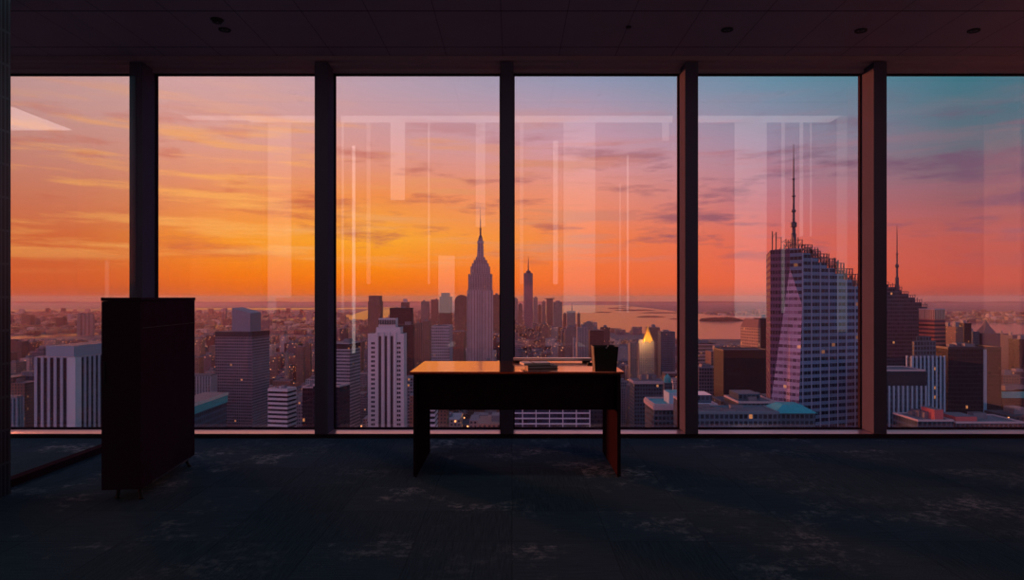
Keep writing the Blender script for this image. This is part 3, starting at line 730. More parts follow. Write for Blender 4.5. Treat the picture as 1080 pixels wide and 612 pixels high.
T.shaft(f_gridb, T.top - 3); T.box('cornice', [stone_m, roof_m], -1, T.a + 1, -1, T.b + 1, T.top - 3, T.top); T.plant(4, 5, .4, 5)
T = Tower('teal_roofed_building', 'block with bright teal roof and pink-lit side at the corner of the fourth pane', 690, 690, 735, 428, 480, 90, dl=34)
T.shaft(f_gridb, T.top - 3, roof=teal_m); T.box('cornice', [stone_m, teal_m], -.8, T.a + .8, -.8, T.b + .8, T.top - 3, T.top); T.parapet(stone_m, h=1.2, w=.8)
T.box('roof_house', [plain('pale_blue_wall', (.35, .5, .58), .6), teal_m], T.a * .2, T.a * .7, T.b * .4, T.b * .75, T.top, T.top + 8)
T = Tower('domed_tower', 'small tower with a green copper dome right of the flat-roofed block', 701, 701, 709, 404, 900, 90, dl=12, yvis=420)
T.shaft(f_gridb); c = T.P(T.a / 2, T.b / 2); b = MB(); b.lathe((*c, 0), [(5, T.top), (5, T.top + 4), (4.6, T.top + 6), (3.2, T.top + 8.5), (1, T.top + 10), (.2, T.top + 12)], 16); b.build('dome', teal_m, T.root)
# white grid block seen under the desk
T = Tower('grid_building', 'low white-framed block with wide dark windows seen under the desk', 537, 537, 622, 424, 430, 90, dl=30)
T.shaft(facade('wide_bay_windows', (.07, .06, .10), (.02, .02, .045), 3, 3.3, .9, .9, .01), roof=roof_d)
b = MB(); nb = 6
for i in range(nb + 1):
    c = T.b * i / nb; b.prism(T.rect(-.5, .1, c - .28, c + .28), T.top - 40, T.top)
z = T.top
while z > T.top - 40:
    b.prism(T.rect(-.55, .1, 0, T.b), z - .75, z); z -= 3.35
b.build('white_grid', plain('white_frame_concrete', (.72, .6, .66), .7), T.root); T.plant(3, 11, .4, 4)
T = Tower('banded_building', 'small white banded block just inside the left leg of the desk', 444, 458, 461, 426, 520, 0)
T.shaft(f_dark); T.bands(plain('pink_white_band', (.68, .56, .62), .7), 60, T.top, 3.9, 1.8, .6)

# --- fifth pane
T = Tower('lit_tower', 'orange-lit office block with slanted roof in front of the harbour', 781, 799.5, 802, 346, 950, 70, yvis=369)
T.shaft(facade('orange_lit_grid_wall', (.72, .40, .24), (.08, .04, .05), 3.4, 4.2, .5, .55, .10, litk=1.0))  # orange sunset light is put into this wall colour
b = MB(); r0 = T.rect(0, T.a, 0, T.b); r1 = T.rect(T.a * .35, T.a, T.b * .22, T.b)
b.prism(r0, T.top, T.top + 12, 0, 0, T.rect(0, T.a * .8, T.b * .3, T.b)); b.build('sloping_roof', plain('red_tile_roof', (.25, .11, .11), .7), T.root)
simple('dark_slab_tower', 'dark blue-black slab right beside the orange-lit block', 801, 801, 812, 336, 1050, f_dark, 90, yvis=369, dl=24, seed=3)
T = Tower('dark_building', 'big plain black block in the middle of the fifth pane', 763, 763, 811, 370, 700, 90, dl=34, yvis=415)
T.shaft(plain('matte_black_cladding', (.018, .014, .018), .7, 0, .3, .2, .05), roof=roof_d); T.parapet(dark_m, h=1, w=.8)
T = Tower('banded_building', 'red-lit banded block against the fourth mullion', 728, 728, 757, 363, 900, 90, dl=30, yvis=400)
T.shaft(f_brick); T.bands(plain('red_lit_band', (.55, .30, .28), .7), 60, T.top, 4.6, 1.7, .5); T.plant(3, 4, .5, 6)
simple('pale_tower', 'brownish block between the red banded block and the black one', 750, 750, 764, 371, 820, f_brick, 90, yvis=400, dl=24, seed=5)
simple('flat_roofed_building', 'low block with pale roof below the red banded block', 737, 737, 760, 388, 760, f_grid, 90, yvis=412, dl=24, seed=6)
T = Tower('flat_roofed_building', 'low foreground block with white flat roof against the fourth mullion', 725, 725, 757, 428, 420, 90, dl=36)
T.shaft(f_gridb, roof=plain('pale_blue_roof', (.50, .55, .60), .7)); T.parapet(stone_m, h=1); T.fins(plain('teal_ribs', (.15, .26, .3), .6), 60, T.top, 3, .8, .5, 'b')
T.box('roof_house', [f_gridb, M['pale']], T.a * .3, T.a * .8, T.b * .45, T.b * .98, T.top, T.top + 5)
T = Tower('long_low_building', 'long low dark block running along the bottom of the fifth pane', 728, 728, 822, 436, 395, 90, dl=24)
T.shaft(f_gridb, roof=roof_m); T.parapet(plain('teal_parapet', (.12, .2, .24), .6), h=.8); T.plant(5, 12, .2, 2.5)
T = Tower('flat_roofed_building', 'low stepped block with cluttered roof at the foot of the black block', 779, 779, 819, 425, 440, 90, dl=30)
T.shaft(f_gridb, roof=roof_m); T.parapet(stone_m, h=.8); T.plant(6, 15, .35, 3.5); T.box('upper_floor', [f_gridb, roof_m], T.a * .3, T.a * .95, T.b * .12, T.b * .7, T.top, T.top + 4.5)
T = Tower('teal_roofed_building', 'low pavilion with teal hipped roof at the foot of the crystal tower', 819, 819, 860, 436, 410, 90, dl=22)
T.shaft(f_gridb, roof=teal_m)
b = MB(); b.prism(T.rect(-1, T.a + 1, -1, T.b + 1), T.top, T.top + 4.2, 0, 0, T.rect(6, T.a - 5, 6, T.b - 6)); b.build('hipped_roof', teal_m, T.root)

# crystal tower with lattice crown and mast
def plane_y(px): return 466 + (px - 846) * .3 if px > 846 else 466 + (846 - px) * .6
def fp(px, py): return at(px, py, plane_y(px))
root = empty('crystal_skyscraper', (at(812, 452, 505).x, 490, GROUND), label='faceted blue glass skyscraper with stepped lattice crown and tall mast', cat='building')
HERO.append((810, 922, 452, 460))
rl = root.location.copy()
def loc(v): return Vector(v) - rl
G0 = GROUND
def gnd(v): w = Vector(v); w.z = G0; return w
steps = [(833, 262), (846, 262), (846, 267), (855, 267), (855, 272), (863, 272), (863, 277), (872, 277), (872, 283), (881, 283), (881, 289), (890, 289), (890, 295), (899, 295), (899, 302), (908, 302), (908, 308), (920, 308)]
Bv, Cv = fp(833, 283), fp(846, 322); Dv = fp(836, 458); Dg = gnd(at(833, 470, 462.2)); Fv = at(812.5, 458, 482); Fg = gnd(Fv); F1 = at(812.5, 428, 482)
Ev = fp(920, 308); Eg = gnd(Ev)
At = at(812.5, 264, 482); Bt = fp(833, 262); back = Vector((0, 62, 0)); Ab = at(808, 264, 540); Ab.z = At.z; Fb = gnd(Ab); Bb = at(817, 262, 540); Bb.z = Bt.z
b = MB(); b.poly([loc(x) for x in (Cv, Dg, Eg)] + [loc(fp(x, y)) for x, y in reversed(steps[2:])]); b.poly([loc(x) for x in (Bv, Cv, fp(846, 262), Bt)])
b.poly([loc(Eg), loc(Eg + back), loc(Ev + back), loc(Ev)]); b.poly([loc(Fg), loc(Fb), loc(Eg + back), loc(Eg), loc(Dg)])
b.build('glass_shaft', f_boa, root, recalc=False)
b = MB(); b.poly([loc(x) for x in (At, Bt, Bv, F1)]); b.poly([loc(x) for x in (At, Ab, Fb, Fg)]); b.build('side_facade', facade('shade_toned_side_glass', (.20, .11, .19), (.04, .02, .04), 2, 4.7, .85, .55, .01), root, recalc=False)  # same glass, darker: the shade of this side is put into the colour
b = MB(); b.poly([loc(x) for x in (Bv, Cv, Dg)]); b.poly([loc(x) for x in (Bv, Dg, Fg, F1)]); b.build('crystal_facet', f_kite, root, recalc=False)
b = MB()
for i in range(0, len(steps) - 1):
    p0, p1 = fp(*steps[i]), fp(*steps[i + 1])
    b.poly([loc(p0), loc(p1), loc(p1 + back), loc(Bb if i == 0 else p0 + back)])
b.poly([loc(At), loc(Bt), loc(Bb), loc(Ab)]); b.poly([loc(x) for x in (Ab, Bb, Ev + back, Eg + back, Fb)])
b.build('roof_steps', roof_d, root, recalc=False)
# piers on the main face, following the stepped roof line
b = MB(); px = 846.5
while px < 920:
    yt = [y for x, y in steps if x <= px][-1]
    p0, p1 = fp(px, yt), gnd(fp(px, yt)); b.bar(loc(p0 + Vector((0, -.3, 0))), loc(p1 + Vector((0, -.3, 0))), .42, n=4); px += 9.2
b.build('face_piers', plain('blue_grey_pier', (.26, .34, .46), .5), root)
b = MB(); rr = random.Random(4)
for i in range(0, len(steps) - 1, 2):
    (xa, ya), (xb, _) = steps[i], steps[i + 1]
    for dep in (0, 10):
        h = rr.uniform(5, 9.5); xs = [xa + (xb - xa) * q / 3 for q in range(4)]
        hs = [h * rr.choice((.7, 1, 1, 1.25)) for _ in xs]
        for x_, h_ in zip(xs, hs):
            q = fp(x_, ya) + Vector((0, dep, 0)); b.bar(loc(q), loc(q + Vector((0, 0, h_))), .42, n=4)
        for f_ in (.45, .95):
            q0 = fp(xs[0], ya) + Vector((0, dep, h * f_)); q1 = fp(xs[-1], ya) + Vector((0, dep, h * f_)); b.bar(loc(q0), loc(q1), .34, n=4)
        for q in range(3):
            q0 = fp(xs[q], ya) + Vector((0, dep, 0)); q1 = fp(xs[q + 1], ya) + Vector((0, dep, h * .9)); b.bar(loc(q0), loc(q1), .13, n=4)
b.build('crown_lattice', mast_m, root)
b = MB()
for i, (x_, y_, top_) in enumerate(((814.5, 270, 244), (818.5, 270, 245), (824, 269, 250), (829, 268, 252), (833, 268, 254), (846, 270, 258), (851, 272, 260))):
    q = at(x_, y_, 496 - i * 3); q2 = at(x_, top_, 496 - i * 3); b.bar(loc(q), loc(q2), .5 if i < 2 else .3, n=4)
    if i: b.bar(loc(prev), loc(at(x_, top_ + 1, 496 - i * 3)), .2, n=4); b.bar(loc(prevb), loc(at(x_, y_ - 8, 496 - i * 3)), .2, n=4)
    prev = at(x_, top_ + 6, 496 - i * 3); prevb = at(x_, y_ - 3, 496 - i * 3)
b.build('corner_lattice', mast_m, root)
b = MB(); c = loc(at(837, 268, 500)); k = 500 / F
zz = lambda y: (268 - y) * k
b.lathe((c.x, c.y, c.z), [(2.6 * k, -4), (2.6 * k, zz(247)), (1.9 * k, zz(246)), (1.9 * k, zz(240)), (3.2 * k, zz(239.5)), (3.2 * k, zz(235)), (1.4 * k, zz(234)), (1.3 * k, zz(224)), (2.3 * k, zz(223.5)), (2.3 * k, zz(222)), (1.2 * k, zz(221)), (1.1 * k, zz(208)), (1.9 * k, zz(207.5)), (1.9 * k, zz(206.5)), (1.0 * k, zz(206)), (.9 * k, zz(190)), (1.3 * k, zz(189.5)), (1.3 * k, zz(188.5)), (.7 * k, zz(188)), (.6 * k, zz(170)), (.4 * k, zz(165)), (.3 * k, zz(152))], 12)
b.build('mast', mast_m, root)

# --- sixth pane: the crystal tower's reflection, built as a solid second tower
root = empty('crystal_skyscraper', (at(937, 452, 800).x, 800, GROUND), label='dark sloping-crowned reflection of the crystal tower, built solid with mast just inside the last pane', cat='building'); rl = root.location.copy()
HERO.append((925, 980, 400, 790))
D = 800.; prof = [(918, 296), (926, 296), (926, 300), (937, 300), (937, 303), (944, 303), (944, 306), (951, 306), (951, 310), (958, 310), (958, 314), (965, 314), (965, 319), (972, 319), (972, 324), (978, 324)]
b = MB(); fr = [at(x, y, D) for x, y in prof]; g0, g1 = gnd(fr[0]), gnd(fr[-1]); back = Vector((0, 60, 0))
b.poly([loc(g0), loc(g1)] + [loc(q) for q in reversed(fr)]); b.poly([loc(g1), loc(g1 + back), loc(fr[-1] + back), loc(fr[-1])]); b.poly([loc(g0), loc(g0 + back), loc(fr[0] + back), loc(fr[0])])
b.poly([loc(g0 + back), loc(g1 + back)] + [loc(q + back) for q in reversed(fr)])
b.build('glass_shaft', facade('reflected_tower_glass', (.09, .09, .13), (.02, .02, .035), 2.6, 4.4, .8, .6, .004), root, recalc=False)
b = MB()
for i in range(len(fr) - 1): b.poly([loc(fr[i]), loc(fr[i + 1]), loc(fr[i + 1] + back), loc(fr[i] + back)])
b.build('roof_steps', roof_d, root, recalc=False)
b = MB()
for i in range(0, len(fr) - 1, 2):
    for q in range(4):
        p0 = fr[i].lerp(fr[i + 1], q / 3); b.bar(loc(p0), loc(p0 + Vector((0, 0, rr.uniform(2.5, 5.5)))), .4, n=4)
    b.bar(loc(fr[i] + Vector((0, 0, 3))), loc(fr[i + 1] + Vector((0, 0, 3))), .3, n=4)
b.build('crown_lattice', mast_m, root)
b = MB(); c = loc(at(946, 306, D + 20)); k = D / F; zz = lambda y: (306 - y) * k
b.lathe((c.x, c.y, c.z), [(1.9 * k, -3), (1.9 * k, zz(293)), (1.2 * k, zz(292)), (1.1 * k, zz(282)), (1.9 * k, zz(281)), (1.9 * k, zz(279)), (.9 * k, zz(278)), (.8 * k, zz(268)), (1.3 * k, zz(267)), (.6 * k, zz(266)), (.5 * k, zz(250)), (.2 * k, zz(236))], 12); b.build('mast', mast_m, root)

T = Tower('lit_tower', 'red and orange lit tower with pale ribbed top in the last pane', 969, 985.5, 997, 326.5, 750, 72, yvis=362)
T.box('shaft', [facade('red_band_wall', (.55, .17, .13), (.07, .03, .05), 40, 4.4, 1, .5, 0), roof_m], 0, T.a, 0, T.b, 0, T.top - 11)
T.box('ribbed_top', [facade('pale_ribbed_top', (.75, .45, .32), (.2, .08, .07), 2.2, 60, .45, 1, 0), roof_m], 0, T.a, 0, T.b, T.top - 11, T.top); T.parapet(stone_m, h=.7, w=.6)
T = Tower('stepped_tower', 'stepped blue tower with white upright fins and orange-lit edge in the last pane', 957, 962, 1001, 377, 560, 82, dr=29)
T.shaft(f_gridb); T.fins(plain('blue_white_fins', (.42, .52, .62), .6), 30, T.top + 1, 3.8, 1.3, .9)
T.box('upper_shaft', [f_gridb, roof_m], 2, T.a - 1, T.b * .12, T.b * .8, T.top, T.top + 13); T.box('crown', [f_gridb, roof_m], 3, T.a - 2, T.b * .22, T.b * .68, T.top + 13, T.top + 17)
T = Tower('ribbed_building', 'blue ribbed block with dark attic in the lower corner of the last pane', 928, 928, 976, 391, 450, 90, dl=26)
T.shaft(f_gridb); T.fins(plain('teal_white_fins', (.30, .42, .50), .6), 30, T.top - 10, 2.9, 1.0, .8, 'b'); T.box('attic', [dark_m, roof_m], -.3, T.a, -.3, T.b + .3, T.top - 10, T.top - 1); T.parapet(stone_m, h=.6)
T = Tower('dark_building', 'wide black office block with one pale blue stripe in the last pane', 1000, 1000, 1056, 368, 600, 90, dl=30)
T.shaft(f_dark, roof=roof_d); T.box('pale_stripe', [plain('pale_blue_strip', (.16, .32, .42), .4), roof_m], -.6, .3, T.b * .66, T.b * .72, 20, T.top - .5); T.parapet(dark_m); T.plant(4, 3, .3, 4)
f_navy = facade('navy_office_wall', (.08, .08, .13), (.03, .03, .05), 3.0, 3.8, .6, .55, .01)
T = Tower('pyramid_tower', 'dark tower with a steep pointed roof against the water in the last pane', 1036, 1036, 1055, 352, 1300, 90, dl=30, yvis=368)
T.shaft(f_navy); b = MB(); r0 = T.rect(2, T.a - 2, T.b * .15, T.b * .85); c = T.P(T.a / 2, T.b / 2); r1 = [(c[0] + (x - c[0]) * .28, c[1] + (y - c[1]) * .28) for x, y in r0]
b.prism(r0, T.top, T.top + 16, 0, 0, r1); r2 = [(c[0] + (x - c[0]) * .01, c[1] + (y - c[1]) * .01) for x, y in r0]; b.prism(r1, T.top + 16, T.top + 27, 0, 0, r2); b.build('pointed_roof', plain('dark_slate_roof', (.06, .05, .08), .6), T.root)
for x0, x1, yt, D, mt, lab in ((1000, 1006, 344, 1250, f_dark, 'small dark block just right of the red-lit tower'), (1008, 1016, 345, 1150, f_brick, 'red-brown lit block left of the black narrow tower'),
        (1017, 1024.5, 341, 1200, f_dark, 'narrow black tower rising beside the red-brown block'), (1026, 1033, 350, 1300, f_gridb, 'low dark block left of the pointed roof'),
        (1058, 1066, 352, 1400, f_navy, 'navy tower next on the right of the pointed roof'), (1068, 1074, 354, 1350, f_navy, 'second navy tower beyond the pointed roof, narrower than the first'), (1075, 1086, 358, 1200, f_dark, 'dark tower at the edge of the last pane')):
    simple('city_tower', lab, x0, x0, x1, yt, D, mt, 90, yvis=368, dl=26, seed=int(x0))
T = simple('teal_banded_building', 'dark block with teal top band at the edge of the last pane', 1057, 1057, 1100, 413, 620, f_dark, 90, dl=26, n=3, seed=4); T.box('teal_band', [teal_m, roof_d], -.6, T.a, -.6, T.b, T.top - 6, T.top)
simple('city_tower', 'red-lit block behind the teal banded building', 1058, 1058, 1076, 396, 800, f_brick, 90, dl=20, n=3, seed=14, yvis=410)
T = Tower('flat_roofed_building', 'low foreground block with red roof box in the last pane', 968, 968, 1006, 444, 400, 90, dl=26); T.shaft(f_gridb); T.parapet(stone_m, h=.6); T.plant(3, 3, .4, 4)
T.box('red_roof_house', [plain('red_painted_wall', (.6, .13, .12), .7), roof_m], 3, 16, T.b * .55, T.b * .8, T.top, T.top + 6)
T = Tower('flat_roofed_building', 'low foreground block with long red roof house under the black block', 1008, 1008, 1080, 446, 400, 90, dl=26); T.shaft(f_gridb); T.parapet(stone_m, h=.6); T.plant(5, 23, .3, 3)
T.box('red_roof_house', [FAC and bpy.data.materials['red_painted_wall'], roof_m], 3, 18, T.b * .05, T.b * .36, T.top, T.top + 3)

# ================================================================== the packed smaller buildings
NEARB = []
for o in list(COL.objects):
    pass
def hidden_hero(px0, px1, ytop, D):
    for a, c, yv, Dh in HERO:
        if px1 > a - 1 and px0 < c + 1 and D < Dh + 60 and ytop < yv: return True
    return False
def hits_hero(px0, px1, D0, D1):
    for a, c, yv, Dh in HERO:
        if px1 > a - 1 and px0 < c + 1 and D1 > Dh - 15 and D0 < Dh + 90: return True
    return False
rr = random.Random(11)
cells = []
def place(X, Y, w, d, h):
    px0, px1 = 540 + (X - w / 2) / Y * F, 540 + (X + w / 2) / Y * F
    if px1 < -6 or px0 > 1086: return
    yt = 314 + (-GROUND - h + EYE) / Y * F
    if yt > 458: return
    if wet(X, Y + d) or wet(X - w / 2, Y) or wet(X + w / 2, Y): return
    if Y < 4700:
        pc = (px0 + px1) / 2
        lim = 359 if pc < 120 else 354 if pc < 345 else 342 if pc < 430 else 331 if pc < 590 else 343 if pc < 640 else 358 if pc < 737 else 364 if pc < 921 else 357
        lim += rr.random() ** 2 * 14
        if yt < lim:
            h = -GROUND + EYE - (lim - 314) / F * Y; yt = lim
            if h < 8: return
    # keep the harbour and river open to view
    for q in ((X, Y),):
        pass
    if hidden_hero(px0, px1, yt, Y) or hits_hero(px0, px1, Y, Y + d): return
    cells.append((Y, X, w, d, h, px0, px1, yt))
# nearer blocks: tops between the window sill and the middle of the view
Y = 470.
while Y < 1150:
    X = -.78 * Y
    while X < .78 * Y:
        w, d = rr.uniform(22, 40), rr.uniform(22, 40)
        ytop = rr.uniform(392, 450) if Y > 700 else rr.uniform(418, 452)
        h = -GROUND + EYE - (ytop - 314) / F * Y
        if 15 < h < 235 and rr.random() < .8: place(X, Y, w, d, h)
        X += w + rr.uniform(3, 16)
    Y += 52
Y = 1150.
while Y < 3600:
    X = -.78 * Y; cl = .5 if Y < 2200 else .3
    while X < .78 * Y:
        w, d = rr.uniform(18, 42), rr.uniform(20, 45)
        px = 540 + X / Y * F
        h = rr.uniform(24, 75) if rr.random() > (.16 if px < 640 else .08) else rr.uniform(80, 150)
        if noise.noise(Vector((X * .0011, Y * .0011, 3))) > .12: h *= 1.25
        if rr.random() < .9: place(X, Y, w, d, h)
        X += w + (rr.uniform(1, 5) if rr.random() < .75 else rr.uniform(16, 26))
    Y += rr.choice((48, 52, 62))
while Y < 11500:
    X = -.78 * Y
    while X < .78 * Y:
        w, d = rr.uniform(30, 80), rr.uniform(30, 60)
        h = rr.uniform(10, 38) if rr.random() > .05 else rr.uniform(45, 110)
        if 540 + X / Y * F > 600: h = min(h, 60)
        if rr.random() < .8: place(X, Y, w, d, h)
        X += w + rr.uniform(4, 60)
    Y += 75 + Y * .012
# show size: rank by apparent area
cells.sort(key=lambda c: -(c[6] - c[5]) * max(2, min(454, 314 + 258 / c[0] * F) - c[7]))
SINGLE = 240
tones = [(1, .9, .88), (1.3, .85, .7), (.8, .8, .9), (.45, .4, .45), (1.7, 1.45, 1.4), (1., .55, .45), (.6, .65, .85), (2.5, 2.2, 2.1), (.22, .2, .26), (.3, .25, .3), (1.9, 1.2, .9)]
f_small = {k: facade('small_' + k, *v) for k, v in {
    'tan': ((.34, .25, .22), (.06, .05, .06), 3.3, 3.4, .45, .5, .015), 'brick': ((.26, .14, .11), (.05, .04, .05), 3.1, 3.3, .42, .48, .015), 'grey': ((.24, .22, .25), (.03, .03, .05), 2.8, 3.6, .62, .55, .015),
    'pale': ((.52, .44, .44), (.07, .06, .08), 3.2, 3.6, .5, .5, .015), 'dark': ((.07, .065, .085), (.02, .02, .035), 2.5, 3.7, .75, .6, .015)}.items()}
f_mass = facade('packed_city_walls', (.30, .23, .22), (.05, .04, .05), 3.6, 3.6, .5, .5, .06, attr=True, litk=2.6)
protos = {}
words_h = {'tan': 'tan', 'brick': 'brick-red', 'grey': 'grey', 'pale': 'pale', 'dark': 'dark'}
panes = [(0, 150, 'first'), (150, 345, 'second'), (345, 541, 'third'), (541, 737, 'fourth'), (737, 921, 'fifth'), (921, 1100, 'last')]
def small_mesh(kind, w, d, h, v):
    b = MB(); b.box(-w / 2, w / 2, 0, d, 0, h, 0, 1)
    if v % 3 == 1: b.box(-w * .36, w * .36, d * .15, d * .85, h, h + 9, 0, 1); h += 9
    if v % 3 == 2: b.box(-w * .5, w * .1, d * .1, d * .9, h, h + 6, 0, 1)
    b.box(-w * .15, w * .2, d * .3, d * .6, h, h + 4, 2, 1)
    if v % 2:
        cx = w * .3; cy = d * .3
        b.lathe((cx, cy, h), [(1.7, 2.2), (1.9, 2.3), (1.9, 5.6), (.2, 7)], 8, 2)
        for a_, c_ in ((-1, -1), (1, -1), (1, 1), (-1, 1)): b.bar((cx + a_ * 1.1, cy + c_ * 1.1, h), (cx + a_ * 1.1, cy + c_ * 1.1, h + 2.3), .15, mi=2)
    e = .5
    for r in ((-w / 2, w / 2, 0, e), (-w / 2, w / 2, d - e, d), (-w / 2, -w / 2 + e, e, d - e), (w / 2 - e, w / 2, e, d - e)):
        if v % 3 != 2: 
            z = h - (9 if v % 3 == 1 else 0); b.box(*r, z, z + 1.1, 2, 2)
    return b
for i, (Y, X, w, d, h, px0, px1, yt) in enumerate(cells[:SINGLE]):
    kind = rr.choice(['tan', 'brick', 'grey', 'pale', 'dark', 'grey', 'brick'] if px0 < 900 else ['dark', 'grey', 'dark', 'brick'])
    o = small_mesh(kind, w, d, h, i).build('city_building', [f_small[kind], roof_m if i % 3 else roof_d, plant_m], loc=(X, Y, GROUND))
    pc = (px0 + px1) / 2; pn = [n for a, c, n in panes if a <= pc < c] or ['first']
    near = 'close to the sill' if yt > 425 else ('in the middle distance' if yt > 385 else 'towards the horizon')
    lab = '%s flat-roofed block among packed rooftops %s in the %s pane' % (words_h[kind], near, pn[0])
    tag(o, lab, 'building', 'packed %s rooftops %s, %s pane' % (words_h[kind], near, pn[0]))
b = MB()
for (Y, X, w, d, h, *_r) in cells[SINGLE:]:
    tn = rr.choice(tones); b.T = (*tn, 1)
    k = len(b.v); x0, x1 = X - w / 2, X + w / 2; z0 = GROUND
    b.v += [(x0, Y, z0), (x1, Y, z0), (x1, Y + d, z0), (x0, Y + d, z0), (x0, Y, z0 + h), (x1, Y, z0 + h), (x1, Y + d, z0 + h), (x0, Y + d, z0 + h)]
    for f_, mi in (([0, 1, 5, 4], 0), ([1, 2, 6, 5], 0), ([2, 3, 7, 6], 0), ([3, 0, 4, 7], 0), ([4, 5, 6, 7], 1)): b.f.append([k + q for q in f_]); b.mi.append(mi); b.tone.append(b.T)
    if Y < 4200:
        z = z0 + h; q0, q1 = X - w * .15, X + w * .2; k = len(b.v); hh = rr.uniform(3, 8)
        b.v += [(q0, Y + d * .3, z), (q1, Y + d * .3, z), (q1, Y + d * .7, z), (q0, Y + d * .7, z), (q0, Y + d * .3, z + hh), (q1, Y + d * .3, z + hh), (q1, Y + d * .7, z + hh), (q0, Y + d * .7, z + hh)]
        for f_ in ([0, 1, 5, 4], [1, 2, 6, 5], [2, 3, 7, 6], [3, 0, 4, 7], [4, 5, 6, 7]): b.f.append([k + q for q in f_]); b.mi.append(2); b.tone.append(b.T)
m, t = new_mat('packed_city_roofs'); bs = t.add('ShaderNodeBsdfPrincipled'); t.l.new(bs.outputs[0], t.out.inputs[0])
a = t.add('ShaderNodeAttribute'); a.attribute_name = 'tone'; t.put(bs.inputs['Base Color'], t.mix(1., (.22, .18, .18, 1), a.outputs['Color'], 'MULTIPLY')); bs.inputs['Roughness'].default_value = .85
o = b.build('distant_cityscape', [f_mass, m, plant_m], tone=True, recalc=False)
tag(o, 'thousands of small rooftops packed out to the hazy horizon', 'cityscape', kind='stuff')
print('cells', len(cells), 'faces', len(b.f))

# low hills and headlands on the horizon
b = MB()
n = 160; ya = 31000.
for i in range(n + 1):
    x = -34000 + 68000 * i / n; hh = 50 + 110 * abs(noise.noise(Vector((i * .07, 1.3, 0)))) + 40 * noise.noise(Vector((i * .31, 5, 0)))
    b.v += [(x, ya, GROUND), (x, ya + 900, GROUND + max(10, hh)), (x, ya + 3000, GROUND)]
for i in range(n):
    b.f += [[3 * i, 3 * i + 3, 3 * i + 4, 3 * i + 1], [3 * i + 1, 3 * i + 4, 3 * i + 5, 3 * i + 2]]
b.mi = [0] * len(b.f); b.tone = [(1,) * 4] * len(b.f)
struct(b.build('hills', M['isle'], recalc=False))

# haze over the city
HZ = 1 / 10500.
m, t = new_mat('city_haze'); vs = t.add('ShaderNodeVolumeScatter'); vs.inputs['Color'].default_value = (.44, .14, .12, 1); vs.inputs['Density'].default_value = HZ; vs.inputs['Anisotropy'].default_value = .2
t.l.new(vs.outputs[0], t.out.inputs['Volume'])
b = MB(); b.box(-36000, 36000, 120, GY1 - 10, GROUND - 1, 70); o = b.build('haze', m); tag(o, 'thin warm haze lying over the whole city', 'haze', kind='stuff')

# ================================================================== sky
w = bpy.data.worlds.new('dusk_sky'); S.world = w; w.use_nodes = True
t = NT(w.node_tree); t.n.clear(); out = t.add('ShaderNodeOutputWorld'); bg = t.add('ShaderNodeBackground'); t.l.new(bg.outputs[0], out.inputs[0])
d = t.add('ShaderNodeTexCoord').outputs['Generated']
nv = t.add('ShaderNodeVectorMath', operation='NORMALIZE'); t.l.new(d, nv.inputs[0])
sp = t.add('ShaderNodeSeparateXYZ'); t.l.new(nv.outputs[0], sp.inputs[0])
az = t.m('MULTIPLY', t.m('ARCTAN2', sp.outputs[0], sp.outputs[1]), 57.2958)       # degrees, 0 straight out of the window
el = t.m('MULTIPLY', t.m('ARCSINE', sp.outputs[2]), 57.2958)
v = t.rng(el, -4, 26)      # 0..1 over 30 degrees
P = lambda e: (e + 4) / 30
def rampv(cols): return t.ramp(v, [(P(e), lin(*c)) for e, c in cols])
SK = [(-55, [(-4, (110, 50, 50)), (0, (200, 85, 50)), (3, (205, 95, 60)), (8, (180, 105, 95)), (14, (160, 125, 135)), (26, (95, 90, 120))]),
      (-32.6, [(-4, (120, 45, 35)), (-.3, (195, 80, 50)), (1, (222, 95, 42)), (4.5, (222, 112, 60)), (7.5, (218, 130, 98)), (12, (212, 152, 142)), (16, (212, 166, 164)), (26, (165, 140, 155))]),
      (-21.9, [(-4, (150, 50, 20)), (-.3, (225, 90, 25)), (1.7, (250, 120, 12)), (4.5, (255, 155, 45)), (8, (240, 145, 88)), (12, (226, 158, 142)), (16.5, (212, 164, 166)), (26, (150, 135, 155))]),
      (-11, [(-4, (160, 50, 10)), (-.3, (235, 95, 15)), (1.7, (255, 126, 5)), (4.8, (255, 168, 48)), (8.5, (246, 145, 80)), (12.5, (218, 154, 150)), (17, (190, 160, 175)), (26, (125, 125, 155))]),
      (6.3, [(-4, (150, 60, 40)), (-.3, (225, 95, 60)), (1.2, (248, 108, 48)), (5, (248, 130, 72)), (8.8, (236, 145, 122)), (12.8, (206, 155, 170)), (17.5, (150, 152, 180)), (26, (75, 100, 140))]),
      (20.5, [(-4, (130, 50, 50)), (-.3, (205, 85, 70)), (1.2, (235, 98, 66)), (4.8, (222, 105, 92)), (8.5, (190, 125, 138)), (12, (160, 138, 162)), (16.5, (105, 142, 165)), (26, (60, 100, 130))]),
      (33.1, [(-4, (100, 40, 50)), (-.3, (160, 68, 66)), (1.1, (200, 82, 66)), (4.2, (190, 90, 82)), (8, (140, 100, 112)), (11, (98, 110, 124)), (15.5, (58, 118, 134)), (26, (40, 85, 110))]),
      (60, [(-4, (60, 35, 50)), (0, (130, 62, 70)), (4, (130, 72, 85)), (9, (95, 90, 110)), (15, (55, 95, 118)), (26, (35, 70, 100))])]
cur = rampv(SK[0][1])
for (a0, _), (a1, c1) in zip(SK, SK[1:]): cur = t.mix(t.rng(az, a0, a1), cur, rampv(c1))
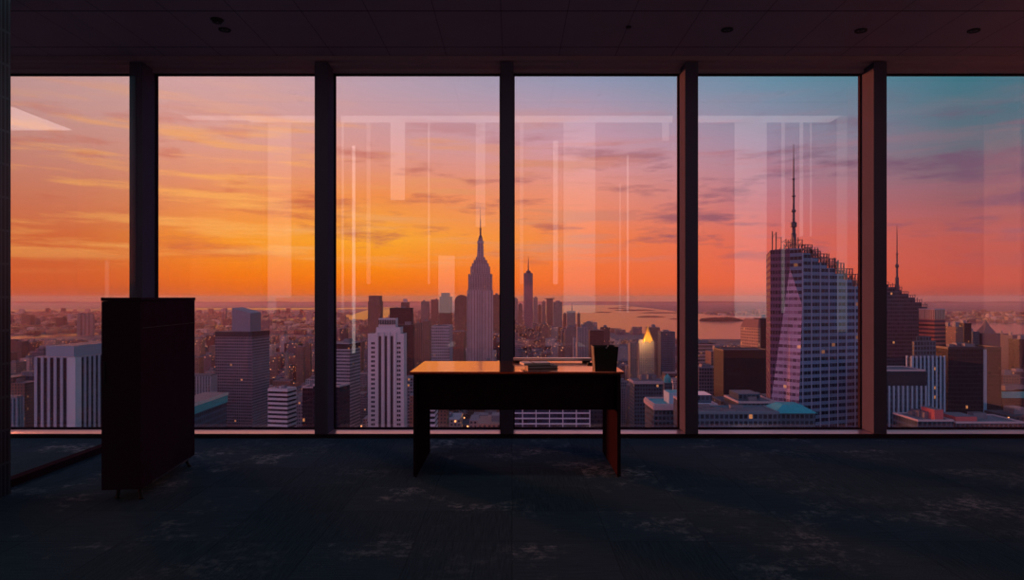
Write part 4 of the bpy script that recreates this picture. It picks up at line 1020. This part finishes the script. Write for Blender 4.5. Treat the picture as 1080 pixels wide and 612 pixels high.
# clouds: long low bands, lit from beneath where the sun went down
cv = t.add('ShaderNodeCombineXYZ'); t.put(cv.inputs[0], t.m('MULTIPLY', az, .085)); t.put(cv.inputs[1], t.m('MULTIPLY', el, .42)); 
n1 = t.noise(cv.outputs[0], 1.15, 8, .62)
cv2 = t.add('ShaderNodeCombineXYZ'); t.put(cv2.inputs[0], t.m('ADD', t.m('MULTIPLY', az, .05), 7.)); t.put(cv2.inputs[1], t.m('ADD', t.m('MULTIPLY', el, .55), .35))
n2 = t.noise(cv2.outputs[0], 1.6, 6, .6)
band = t.m('MULTIPLY', t.rng(el, 1.8, 4.5), t.rng(el, 15.5, 10.5))
cm = t.m('MULTIPLY', t.rng(n1, .52, .63), band)
warm = t.rng(az, 18, -20)
ccol = t.mix(warm, lin(118, 82, 108), lin(205, 98, 72))
cur = t.mix(t.m('MULTIPLY', cm, .72), cur, ccol)
cm2 = t.m('MULTIPLY', t.rng(n2, .50, .64), t.m('MULTIPLY', t.rng(el, 1.5, 4), t.rng(el, 17, 11)))
ccol2 = t.mix(warm, lin(190, 110, 120), lin(255, 176, 92))
cur = t.mix(t.m('MULTIPLY', t.m('MULTIPLY', cm2, .7), t.rng(az, 30, 5, .25, 1.)), cur, ccol2)
# high sky and the dusk side behind the viewer
zen = t.mix(t.rng(el, 20, 60), lin(88, 95, 130), lin(50, 62, 100))
cur = t.mix(t.rng(el, 20, 34), cur, zen)
bl = t.ramp(t.rng(el, 0, 60), [(0, lin(215, 122, 135)), (.25, lin(165, 135, 170)), (1, lin(75, 105, 155))])
br = t.ramp(t.rng(el, 0, 60), [(0, lin(105, 125, 158)), (.25, lin(95, 145, 180)), (1, lin(55, 110, 150))])
bl = t.mix(1., bl, (1.55, 1.45, 1.45, 1), 'MULTIPLY')
backc = t.mix(t.rng(sp.outputs[0], -.5, .6), bl, br)
cur = t.mix(t.rng(t.m('ABSOLUTE', az), 58, 110), cur, backc)
cur = t.mix(t.rng(el, -3, -8), cur, (.03, .015, .02, 1))
t.put(bg.inputs[0], cur); bg.inputs[1].default_value = 1.2

# the low sun, just out of sight in the haze at the left
sun = bpy.data.lights.new('sun', 'SUN'); so = bpy.data.objects.new('sun', sun); COL.objects.link(so)
sun.energy = 4.6; sun.color = (1., .24, .10); sun.angle = R(10)
a_, e_ = R(-42), R(2.4)
dirv = Vector((math.sin(a_) * math.cos(e_), math.cos(a_) * math.cos(e_), math.sin(e_)))
so.rotation_euler = dirv.to_track_quat('Z', 'Y').to_euler(); so.location = (-40, 60, 40)

# ================================================================== camera and view
cd = bpy.data.cameras.new('camera'); cam = bpy.data.objects.new('camera', cd); COL.objects.link(cam); S.camera = cam
cam.location = (0, 0, EYE); cam.rotation_euler = (R(90), 0, 0)
cd.sensor_width = 36; cd.lens = 24; cd.shift_y = 8 / 1080; cd.clip_start = .05; cd.clip_end = 80000
S.view_settings.view_transform = 'Standard'; S.view_settings.look = 'None'; S.view_settings.gamma = 1; S.view_settings.exposure = 0
S.view_settings.use_curve_mapping = False
cy = S.cycles
cy.use_denoising = True; cy.volume_bounces = 1; cy.transparent_max_bounces = 16; cy.max_bounces = 6; cy.diffuse_bounces = 3; cy.glossy_bounces = 3
cy.sample_clamp_indirect = 6; cy.caustics_reflective = False; cy.caustics_refractive = False
